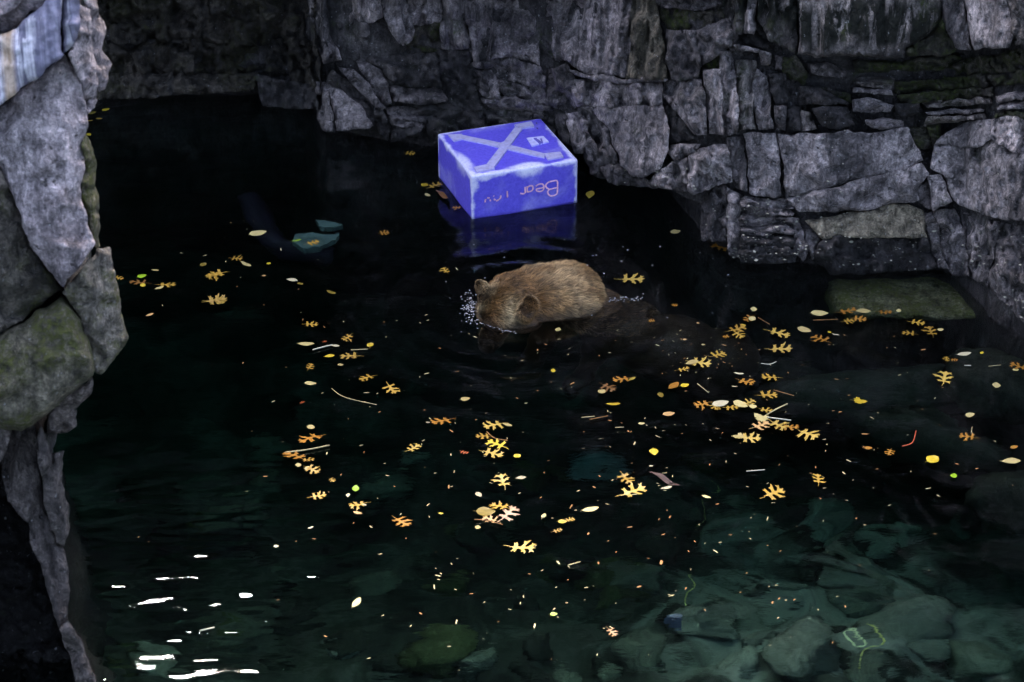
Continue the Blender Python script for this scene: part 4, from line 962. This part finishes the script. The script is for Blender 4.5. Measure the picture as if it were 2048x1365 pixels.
    at = mf.color_attributes.new('coat', 'FLOAT_COLOR', 'POINT'); cc = np.ones((n, 5, 4)); cc[:, :, :3] = colr[:, None, :]; cc[:, :2, :3] *= .45; cc[:, 4, :3] *= 1.35
    at.data.foreach_set('color', cc.ravel().astype(np.float32))
    mt, nt, b = newmat('bear_fur'); an = N(nt, 'ShaderNodeAttribute'); an.attribute_name = 'coat'; nt.links.new(an.outputs['Color'], b.inputs['Base Color'])
    b.inputs['Roughness'].default_value = 0.5; b.inputs['Specular IOR Level'].default_value = 0.25; mf.materials.append(mt)
    fur = bpy.data.objects.new('fur', mf); COL.objects.link(fur); fur.parent = root; fur['kind'] = 'stuff'
    return body
make_bear()

# ------------------------------------------------------------------ floating leaves
def leaf_from_outline(name, up, dn, curl, stem=0.0, rib=0.03):
    poly = np.array(up+dn[::-1], float); n = len(poly); cx, cy = poly.min(0), poly.max(0)
    gx, gy = np.meshgrid(np.arange(cx[0], cy[0], .09), np.arange(cx[1], cy[1], .09)); gp = np.stack([gx.ravel(), gy.ravel()], 1); gp = gp[inside(gp, poly)]
    if len(gp): gp = gp[dist_poly(gp, poly) > .03]
    pts = np.concatenate([poly, gp]) if len(gp) else poly
    vs, es, fs, *_ = delaunay_2d_cdt([Vector(p) for p in pts], [(k, (k+1) % n) for k in range(n)], [], 1, 1e-5)
    P = np.array([tuple(v) for v in vs]); p3 = np.stack([P[:, 0]*2, P[:, 1]*2, np.full(len(P), curl*20)], 1)
    z = curl*(P[:, 1]**2)*1.4+0.05*min(abs(curl), .25)*10*perlin(p3)+curl*.25*(P[:, 0]-.5)**2
    bend = 0.9*curl if abs(curl) < .3 else 0
    V = [(a-.5, b+bend*((a-.5)**2-.1), c) for (a, b), c in zip(P, z)]; F = [tuple(f) for f in fs]
    if stem:
        k = len(V); V += [(-.5-stem, .0+.03, .0), (-.5-stem, .018+.03, .0), (-.5+.02, .012, .012), (-.5+.02, -.012, .012)]; F.append((k, k+1, k+2, k+3))
    me = bpy.data.meshes.new(name); me.from_pydata(V, [], F); me.update(); me.polygons.foreach_set('use_smooth', [True]*len(me.polygons)); return me
def oak_outline(r):
    j = lambda s: r.uniform(-s, s)
    def half(sg):
        a1, a2, a3 = r.uniform(.65, 1.2), r.uniform(.7, 1.15), r.uniform(.6, 1.25)
        o = [(0, .012), (.12, .02), (.17, .055), (.18+j(.02), .18*a1), (.12+j(.04), .31*a1), (.21, .27*a1), (.27+j(.04), .37*a1), (.30, .22*a1), (.305, .09), (.35, .055), (.41, .065),
             (.50+j(.02), .21*a2), (.50+j(.03), .37*a2), (.58, .37*a2), (.68+j(.04), .50*a2), (.67, .34*a2), (.61, .19*a2), (.57, .085), (.63, .05), (.71, .075), (.79+j(.02), .17*a3), (.80+j(.03), .29*a3), (.86, .21*a3), (.94+j(.03), .22*a3), (.87, .09), (.91, .045)]
        return [(x, y*sg) for x, y in o]
    return half(1)+[(1.0, 0.0)], half(-1)
LV = {'oak': [], 'oval': [], 'round': [], 'maple': []}
lr = random.Random(3)
for k in range(7):
    u_, d_ = oak_outline(lr); LV['oak'].append(leaf_from_outline('oak_leaf', u_, d_, (-.06, .10, .18, -.12, .05, .22, .14)[k], .22))
def oval_outline(w, tip=1.0): 
    xs = np.linspace(0, 1, 11); up = [(float(x), float(w*math.sin(math.pi*x**tip)**.75)+.001) for x in xs[1:-1]]; return [(0, 0)]+up+[(1, 0)], [(x, -y*.95) for x, y in up]
for k, (w, t) in enumerate([(.22, 1), (.27, .85), (.18, 1.1), (.25, 1.2)]): u_, d_ = oval_outline(w, t); LV['oval'].append(leaf_from_outline('oval_leaf', u_, d_, (.10, .22, .15, -.1)[k], 0.08))
for k, (w, t) in enumerate([(.40, .8), (.44, .9), (.36, .75)]): u_, d_ = oval_outline(w, t); LV['round'].append(leaf_from_outline('round_leaf', u_, d_, (.12, .2, -.08)[k], .16))
u_, d_ = oval_outline(.12, .9); LV['curl'] = [leaf_from_outline('curled_leaf', u_, d_, .9, .05)]
mo = [(0, .01), (.06, .16), (-.02, .30), (.14, .28), (.22, .50), (.32, .40), (.44, .48), (.46, .30), (.60, .22), (.66, .28), (.74, .18), (.84, .14), (.86, .06)]
LV['maple'].append(leaf_from_outline('maple_leaf', mo+[(1, 0)], [(x, -y) for x, y in mo], .12, .35))
LC = {'dusk': (0.085, 0.06, 0.062), 'gold': (0.264, 0.162, 0.0225), 'pale_gold': (0.297, 0.205, 0.0425), 'orange': (0.224, 0.102, 0.012), 'brown': (0.119, 0.0536, 0.0108), 'cream': (0.342, 0.294, 0.13), 'white': (0.333, 0.308, 0.209), 'yellow': (0.361, 0.268, 0.0162),
      'olive': (0.162, 0.125, 0.0162), 'green': (0.162, 0.277, 0.0108), 'tan': (0.333, 0.205, 0.0865), 'pink': (0.261, 0.161, 0.101), 'red': (0.199, 0.0446, 0.0108)}
def leafmat(n, c):
    m, nt, b = newmat('leaf_'+n); L = nt.links; tc = N(nt, 'ShaderNodeTexCoord').outputs['Object']
    oi = N(nt, 'ShaderNodeObjectInfo').outputs['Random']
    n1 = noise(nt, tc, 5, 6, .65); n2 = noise(nt, tc, 16, 3, .5)
    cc = ramp_out(nt, n1, [(.30, tuple(x*.62 for x in c)), (.48, c), (.72, tuple(min(.9, x*1.18) for x in c))])
    cc = mixc(nt, maprange(nt, n2, .64, .72, 0, .55), cc, (0.20, 0.09, 0.02))
    s = N(nt, 'ShaderNodeSeparateXYZ'); L.new(tc, s.inputs[0])
    cc = mixc(nt, maprange(nt, math_(nt, 'ABSOLUTE', s.outputs[1]), .022, .006, 0, .35), cc, tuple(min(.9, x*1.3+.05) for x in c))
    cc = mixc(nt, 1.0, cc, ramp_out(nt, oi, [(0, (.72, .66, .6)), (.5, (.95, .95, .95)), (1, (1.15, 1.14, 1.1))]), 'MULTIPLY')
    L.new(cc, b.inputs['Base Color']); b.inputs['Roughness'].default_value = .5; b.inputs['Specular IOR Level'].default_value = .3; return m
LM = {k: leafmat(k, c) for k, c in LC.items()}
ZL = {'Z1': (400, 550, .293), 'Z2': (500, 800, .293), 'Z3': (900, 800, .293), 'Z4': (1100, 600, .293), 'Z5': (1448, 600, .293), 'Z7': (400, 1000, .415), 'Z8': (180, 350, .3027), 'D4': (820, 200, .2197), 'E': (860, 500, .2344), 'A': (0, 0, .3421), 'P': (0, 0, 1.0)}
# kind, colour, x, y, length in the window, direction in degrees (picture, tip), window
LEAVES = {
 'Z1': 'oak gold 100 20 125 190;oak pale_gold 115 190 140 0;oak gold 760 350 95 10;oak gold 1005 438 90 200;oak pale_gold 1020 570 130 180;oak gold 752 640 85 80;oak gold 1135 720 115 200;oak gold 1308 790 130 -30;oak orange 1645 1015 150 185;oak orange 750 1130 175 195;oak orange 640 1250 175 170;oak gold 740 1275 85 0;oak pale_gold 1460 1190 115 40;oval cream 725 483 115 -3;oval white 925 497 58 0;oval yellow 885 567 72 10;round yellow 1163 488 52 20;oval olive 895 133 68 -25;oval cream 755 755 82 0;round cream 960 628 38 0;round cream 1812 857 72 15;round cream 757 1052 56 -10;round cream 672 1312 50 80;round cream 740 1340 52 0;oval white 630 47 78 -10;round olive 685 73 42 0;oval white 1558 1025 30 0;oak red 700 885 40 60;oak red 850 468 34 0',
 'Z2': 'oak pale_gold 1660 185 150 190;oak gold 1590 262 105 180;oak yellow 1680 318 140 175;oak pale_gold 1660 388 145 0;oak gold 470 675 110 10;oak gold 735 725 120 180;oak orange 1035 845 155 -50;oak pale_gold 1725 560 145 120;oak gold 430 505 115 -20;oak gold 1700 740 145 160;oak pink 1765 785 175 20;oak tan 1640 830 115 170;oak pale_gold 1860 1020 180 5;oak gold 562 565 55 -50;oval cream 1758 183 68 -10;round green 722 613 68 80;oval tan 735 778 62 -15;oval white 1850 540 72 5;round white 1562 660 62 -40;round olive 1610 775 135 0;round cream 1555 888 48 60;round yellow 1825 400 52 10;oval yellow 1303 787 36 0;oval white 415 885 42 20;round white 180 1013 36 0;oak red 1462 373 55 -20;oval white 780 728 36 -20;oval white 670 662 30 80;oval cream 2005 812 36 45',
 'Z4': 'oak pale_gold 1565 240 155 -15;oak gold 1280 210 130 30;oak orange 1355 140 90 200;oak orange 1840 280 135 160;oak pale_gold 1575 350 155 0;oak gold 1150 385 115 30;oak pale_gold 1030 440 145 -5;oak gold 910 485 85 0;oak orange 485 560 125 190;oak brown 400 615 120 -40;oak orange 1340 575 120 -20;oak gold 1500 540 120 190;oak gold 1490 665 130 10;oak orange 1035 718 115 190;oak gold 1125 740 105 -40;oak gold 1240 745 95 0;oak pale_gold 1360 715 105 50;oak gold 1475 770 90 0;oak tan 1440 870 155 20;oak pale_gold 1560 870 145 -20;oak orange 1640 885 120 0;oak pale_gold 1765 930 165 -35;oak pale_gold 1370 960 140 10;oak gold 1290 250 95 -25;oak gold 520 1225 140 -40;oak pale_gold 570 1320 190 25;oak gold 1530 1325 165 10;oak gold 1830 1235 115 60;oak orange 850 52 42 0;oak orange 1200 262 52 180;maple cream 1280 945 90 180;maple cream 1430 815 115 150;oval cream 1735 220 98 -20;oval cream 1840 105 122 -3;round cream 1390 75 56 60;round cream 1380 145 52 20;round yellow 1320 185 32 0;oval cream 970 437 92 10;oval white 1290 513 68 -10;round yellow 920 597 62 10;oval orange 845 598 85 40;round olive 755 660 62 -60;round cream 355 643 62 30;oval yellow 432 723 96 0;oval white 1165 718 115 10;oval cream 1300 728 105 -25;round cream 1385 745 54 0;oval tan 812 785 82 10;oval cream 625 862 46 0;round yellow 708 1050 78 -70;oval white 795 1312 78 15;round cream 55 215 46 50;round yellow 22 490 46 80;oval white 1948 248 52 -8;round yellow 1908 232 26 0;round cream 1045 317 26 0;round tan 1010 175 26 60;round tan 920 278 28 0;oval white 690 1145 30 0;oval olive 560 558 52 20',
 'Z5': 'oak orange 845 90 130 0;oak gold 850 155 80 20;oak orange 925 145 95 -10;oak orange 1100 92 95 0;oak gold 1320 168 105 0;oak gold 1260 243 95 180;oak gold 1410 230 115 90;oak gold 1520 415 65 100;oak orange 1570 425 50 0;oak pale_gold 1505 545 170 40;oak orange 2010 465 120 170;oak orange 1660 952 115 170;oak orange 1130 1045 85 -90;maple yellow 935 705 95 0;oval cream 950 90 108 3;round cream 1192 80 48 90;round cream 1478 222 46 10;oval white 1640 378 98 5;round yellow 1760 372 32 30;round cream 1858 595 64 70;round cream 1680 795 68 10;oval orange 985 1020 56 0;round yellow 1425 1098 98 20;round green 1568 1210 62 70;oval orange 1980 1017 52 10;oval cream 1960 1108 132 0;round cream 1990 492 42 0',
 'Z8': 'oak gold 190 690 70 0;oak brown 320 720 120 180;oak gold 510 735 115 10;oak gold 830 680 125 190;oak gold 970 560 80 0;oak pale_gold 840 845 138 5;oak gold 1475 465 95 10;oak orange 1945 392 70 0;round green 345 675 68 20;oval cream 460 757 64 20;oval cream 432 640 52 0;round yellow 350 742 42 -20;round olive 750 602 48 20;oval cream 1030 600 74 -25;round yellow 1182 596 32 30;oval tan 1150 680 34 0;oval cream 1112 397 118 10;oval green 1365 447 64 15',
 'D4': 'oak gold 230 790 145 10;oak orange 425 995 85 180;round yellow 135 790 78 25;oval olive 1640 880 72 70;curl brown 300 890 165 -38;oval cream 160 885 56 -25;oak gold 0 510 100 0',
 'E': 'oak gold 130 185 105 90;oak pale_gold 1725 265 215 0;round cream 1095 695 50 40;oak orange 1890 622 60 0',
 'P': 'oak orange 1440 496 44 -30;round cream 1351 467 21 0;curl dusk 1330 967 66 -20;oval tan 300 633 16 15',
 'Z7': 'oval cream 755 507 58 50;round green 1705 558 36 0;oak brown 1985 645 66 -60',
 'Z3': 'round yellow 768 850 62 0;oak gold 735 905 70 30;oak gold 820 845 65 20;oval cream 960 765 118 12;oval cream 640 812 36 45;oval cream 1750 675 62 -10',
 'A': 'oval yellow 620 650 46 15;oval gold 580 705 40 0;oval olive 540 670 50 10;round yellow 520 795 36 -30;oval gold 525 716 40 0'}
MARKS = [((1535, 840), 'in the dense raft around the sticks'), ((1490, 650), 'in the loose string beyond the bear'), ((1560, 690), 'between bear and mossy ledge'), ((1700, 640), 'along the drowned mossy ledge'),
         ((1850, 655), 'beyond the drowned mossy ledge'), ((1880, 760), 'over the dark boulders beside the cliff'), ((1990, 760), 'over the smooth grey boulder'), ((1880, 900), 'over deep water past the maple leaf'), ((1240, 775), 'just past the bear towards the viewer'),
         ((1420, 730), 'beside the long narrow cream leaf'), ((1340, 830), 'in open water between bear and leaf raft'), ((985, 880), 'in the chain along one twig'), ((1000, 1025), 'in the clump around the large olive leaf'), ((1120, 1055), 'in the small clump with the round yellow leaf'), ((1270, 970), 'near the dark curled leaf'),
         ((1560, 985), 'over the pale stones in the shallows'), ((880, 845), 'near the white dot-like leaf'), ((620, 900), 'around the long yellow stick'), ((700, 1000), 'around the bright green round leaf'), ((800, 1050), 'over the dim stones of the pool bed'), ((690, 710), 'around the pair of pale sticks'),
         ((760, 770), 'beside the long curved grass stem'), ((640, 660), 'over the deep water facing the bear'), ((290, 565), 'in the cluster at the foot of the mossy outcrop'), ((440, 580), 'between the outcrop and the bear'), ((480, 500), 'on the dark water by the turquoise slabs'), ((620, 480), 'above the turquoise slabs'), ((860, 380), 'touching the side of the blue box'), ((890, 545), 'between blue box and bear'),
         ((1265, 565), 'right behind the bear'), ((1440, 490), 'at the mouth of the low cave'), ((1180, 390), 'in the shade beside the blue box'), ((610, 1260), 'over the stones at the foot of the outcrop'), ((200, 220), 'in the dark alcove behind the outcrop'), ((1160, 1230), 'over mossy stones on the bed'), ((1480, 900), 'apart from the others above the drowned stems')]
KW = {'oak': 'deeply lobed oak leaf', 'oval': 'narrow oval leaf', 'round': 'small rounded leaf', 'maple': 'pointed maple-like leaf', 'curl': 'thin curled leaf'}
TOTAL = 0; REC = []; stack = {}
for win, txt in LEAVES.items():
    ox, oy, sc = ZL[win]
    for item in txt.split(';'):
        kd, cn, x, y, ln, an = item.split(); u = ox+float(x)*sc; v = oy+float(y)*sc; lp = float(ln)*sc; th = math.radians(float(an))
        p = G(u, v, 0.0); q = G(u+math.cos(th)*lp/2, v-math.sin(th)*lp/2, 0.0); d = (q-p)[:2]; dist = np.linalg.norm(p-CAMP)
        size = lp*dist/FPX*1.0
        if kd in ('oval', 'curl'): size = 2*np.linalg.norm(d)
        size = min(max(size, .012), .15)
        if kd == 'oak': size *= 1.04
        me = RND.choice(LV[kd]).copy(); me.materials.clear(); me.materials.append(LM[cn])
        nm = {'oak': 'oak_leaf', 'oval': 'oval_leaf', 'round': 'round_leaf', 'maple': 'maple_leaf', 'curl': 'curled_leaf'}[kd]
        o = bpy.data.objects.new(nm, me); COL.objects.link(o)
        key = (int(u/22), int(v/14)); stack[key] = stack.get(key, 0)+1
        o.location = (p[0], p[1], float(wave(p[0], p[1]))+.006+.004*stack[key]); o.rotation_euler = (RND.uniform(-.10, .10), RND.uniform(-.10, .10), math.atan2(d[1], d[0])+(RND.uniform(-.4, .4) if kd == 'oak' else 0)); o.scale = (size, size*RND.uniform(.9, 1.1), size)
        ph = min(MARKS, key=lambda m: (m[0][0]-u)**2+((m[0][1]-v)*1.6)**2)[1]
        sz = 'tiny ' if size < .035 else ('large ' if size > .115 else '')
        lb = f"{sz}{cn.replace('_', ' ').replace('dusk', 'purplish brown')} {KW[kd].replace('small ', '') if sz else KW[kd]} {ph}"
        REC.append([o, lb, u, v, f"{cn.replace('_', ' ').replace('dusk', 'purplish brown')} {dict(oak='oak leaf', oval='oval leaf', round='rounded leaf', maple='maple leaf', curl='curled leaf')[kd]}", sz, ph]); tag(o, lb, 'leaf', 'leaves floating on the pool'); TOTAL += 1
# leaves that would share a label are told apart by the leaf they lie beside
def tell_apart(rec, word):
    from collections import Counter
    cnt = Counter(r[1] for r in rec)
    for r in rec:
        if cnt[r[1]] > 1:
            others = sorted((q for q in rec if q is not r and q[4] != r[4]), key=lambda q: (q[2]-r[2])**2+((q[3]-r[3])*1.6)**2)
            nb = others[0][4]; wds = (r[1]+' '+word+' '+('an ' if nb[0] in 'aeiou' else 'a ')+nb).split()
            if len(wds) <= 16: r[0]['label'] = ' '.join(wds)
            else: r[0]['label'] = r[5]+r[4]+' '+r[6]+' '+word+(' an ' if nb[0] in 'aeiou' else ' a ')+nb
            if len(r[0]['label'].split()) > 16: r[0]['label'] = r[5]+r[4]+' floating right '+word+(' an ' if nb[0] in 'aeiou' else ' a ')+nb
            r[0]['label'] = ' '.join(r[0]['label'].split())
tell_apart(REC, 'beside')
# sticks and stems
m_stick = simple('pale_stick', (0.34, 0.29, 0.16), .6, .2, 30); m_twig = simple('brown_twig', (0.22, 0.11, 0.04), .7, .2, 30); m_wht = simple('bleached_stick', (0.40, 0.39, 0.32), .6, .15, 30); m_redt = simple('red_twig', (0.36, 0.07, 0.03), .6, .2, 30)
STICKS = [('Z1', [(770,525),(835,508),(905,490)], .0045, m_wht, 'white stick touching a small white leaf'), ('Z1', [(1030,527),(1145,520)], .003, m_stick, 'thin pale stick under a small yellow leaf'),
          ('Z1', [(900,785),(960,828),(1050,862),(1205,895)], .0028, m_stick, 'long curved grass stem on open water'), ('Z1', [(580,1222),(730,1200),(885,1170)], .0045, m_stick, 'long yellow stick lying over orange oak leaves'),
          ('Z2', [(1615,225),(1670,272),(1760,290)], .003, m_twig, 'bent brown twig in a chain of oak leaves'), ('Z4', [(1480,800),(1550,758),(1620,722)], .005, m_stick, 'pale stick pointing out of the leaf raft'),
          ('Z4', [(1480,818),(1645,840)], .0045, m_wht, 'white stick lying across the leaf raft'), ('Z4', [(1525,630),(1665,668)], .003, m_twig, 'brown twig above the leaf raft'), ('Z4', [(1005,585),(1080,645)], .0028, m_stick, 'short yellow stem beside a round yellow leaf'),
          ('Z4', [(1795,150),(1965,145)], .003, m_twig, 'straight brown twig below a cream leaf'), ('Z4', [(215,812),(305,805)], .003, m_stick, 'short pale stick above a brown one'), ('Z4', [(270,828),(395,805)], .003, m_twig, 'brown stick crossing below a short pale one'),
          ('Z4', [(1340,1180),(1465,1165)], .003, m_wht, 'straight white stick over dark water'), ('Z4', [(445,890),(505,888)], .0025, m_stick, 'small pale straw on open water before the bear'), ('Z4', [(1440,445),(1500,452),(1545,436)], .0025, m_wht, 'thin white bent straw above an orange oak leaf'),
          ('Z5', [(1692,885),(1686,930)], .003, m_stick, 'tiny stick standing off an orange oak leaf'), ('Z5', [(1310,905),(1285,980),(1215,1002)], .0035, m_redt, 'bent red twig on dark water'), ('Z5', [(1895,140),(1962,156)], .003, m_twig, 'short brown stick at the end of the drowned ledge'),
          ('Z5', [(1640,458),(1685,458)], .0035, m_wht, 'short white stick by the smooth grey boulder'), ('Z5', [(1805,462),(1890,455)], .002, m_stick, 'hair-thin straw over the smooth grey boulder'), ('Z3', [(805,1152),(890,1120)], .003, m_stick, 'short yellow stick over a mossy stone'),
          ('Z2', [(1530,830),(1620,838),(1725,870)], .0025, m_twig, 'thin brown stem under the clump with the olive leaf'), ('Z7', [(0,640),(70,625)], .004, m_wht, 'white splinter near the sky glints'), ('Z4', [(1500,175),(1420,130)], .002, m_twig, 'thin twig among leaves beyond the bear')]
for win, pts, r, mt, lb in STICKS:
    ox, oy, sc = ZL[win]; P = []
    for x, y in pts: p = G(ox+x*sc, oy+y*sc); P.append((p[0], p[1], float(wave(p[0], p[1]))+.009))
    tube(smoothline(P, 4) if len(P) > 2 else P, r*.72, mt, 'floating_stick', lb, 'stick', 'sticks floating on the pool', seg=5)

# ------------------------------------------------------------------ debris, litter, foam
def specks(name, pts, mat, smin, smax, thin, label, cat, flat=True):
    V = []; F = []
    for p in pts:
        s = RND.uniform(smin, smax)*(1 if RND.random() < .85 else 1.8); a = RND.uniform(0, 3.14); w = s*RND.uniform(*thin); c, si = math.cos(a), math.sin(a); b0 = len(V); h = w*.5
        for x, y in ((-s, 0), (-s*.4, w), (s*.6, w*.8), (s, 0), (s*.5, -w), (-s*.5, -w*.7)): V.append((p[0]+x*c-y*si, p[1]+x*si+y*c, p[2]+(0 if flat else RND.uniform(-.3, .3)*s)))
        V.append((p[0], p[1], p[2]+h))
        for k in range(6): F.append((b0+k, b0+(k+1) % 6, b0+6))
    return mesh_obj(name, V, F, mat, smooth=False, kind='stuff', label=label, cat=cat)
deb = []
for k in range(480):
    c = RND.random()
    if c < .45: u, v = RND.gauss(1350, 420), RND.uniform(620, 1000)
    elif c < .8: u, v = RND.gauss(1150, 330), RND.gauss(1080, 130)
    elif c < .9: u, v = RND.gauss(1420, 60), RND.gauss(700, 35)
    else: u, v = RND.uniform(240, 1500), RND.uniform(430, 700)
    if u < 230 or u > 2040 or v > 1350: continue
    if v < 660 and u > 920: continue
    p = G(u, v); deb.append((p[0], p[1], float(wave(p[0], p[1]))+.004))
specks('floating_debris', deb[:int(len(deb)*.6)], m_stick, .003, .010, (.10, .28), 'pale bits of stems and husks scattered over the water', 'debris')
specks('floating_debris', deb[int(len(deb)*.6):], m_twig, .003, .010, (.12, .4), 'brown bits of twigs scattered over the water', 'debris')
m_lit = simple('pale_litter', (0.45, 0.43, 0.36), .5, .2, 40)
lit = [p+np.array([0, -.006, .004]) for p in SURF_SAMPLES if p[2] > .02]
specks('cliff_litter', lit, m_lit, .003, .008, (.5, .9), 'pale flecks of leaf litter stuck to the lower cliff blocks', 'litter', flat=False)
def foam():
    V = []; F = []; bm = bmesh.new(); bmesh.ops.create_icosphere(bm, subdivisions=1, radius=1.0); bv = [v.co[:] for v in bm.verts]; bf = [[v.index for v in f.verts] for f in bm.faces]; bm.free()
    sp = [(RND.gauss(941, 8), RND.gauss(618, 14), RND.uniform(.0008, .0034)) for k in range(170)]+[(RND.uniform(1218, 1285), 598+RND.gauss(0, 3), RND.uniform(.0008, .003)) for k in range(70)]
    sp += [(960+k*2.2+RND.gauss(0, 1), 645+18*math.sin(k/34*1.5)+RND.gauss(0, 1.5), RND.uniform(.001, .003)) for k in range(34)]
    sp += [(RND.uniform(880, 1460), RND.uniform(470, 640), RND.uniform(.0012, .0035)) for k in range(40)]
    for u, v, r in sp:
        p = G(u, v); b0 = len(V); z = float(wave(p[0], p[1]))
        for q in bv: V.append((p[0]+q[0]*r*1.5, p[1]+q[1]*r*1.5, z+q[2]*r*.8))
        for f in bf: F.append([b0+i for i in f])
    mt, nt, b = newmat('foam'); b.inputs['Base Color'].default_value = (.85, .85, .9, 1); b.inputs['Roughness'].default_value = .15; b.inputs['Transmission Weight'].default_value = .7
    mesh_obj('foam', V, F, mt, kind='stuff', label='white foam bubbles where the bear breaks the water', cat='foam')
foam()
print('leaves', TOTAL, 'block tris', BLOCK_TRIS[0])
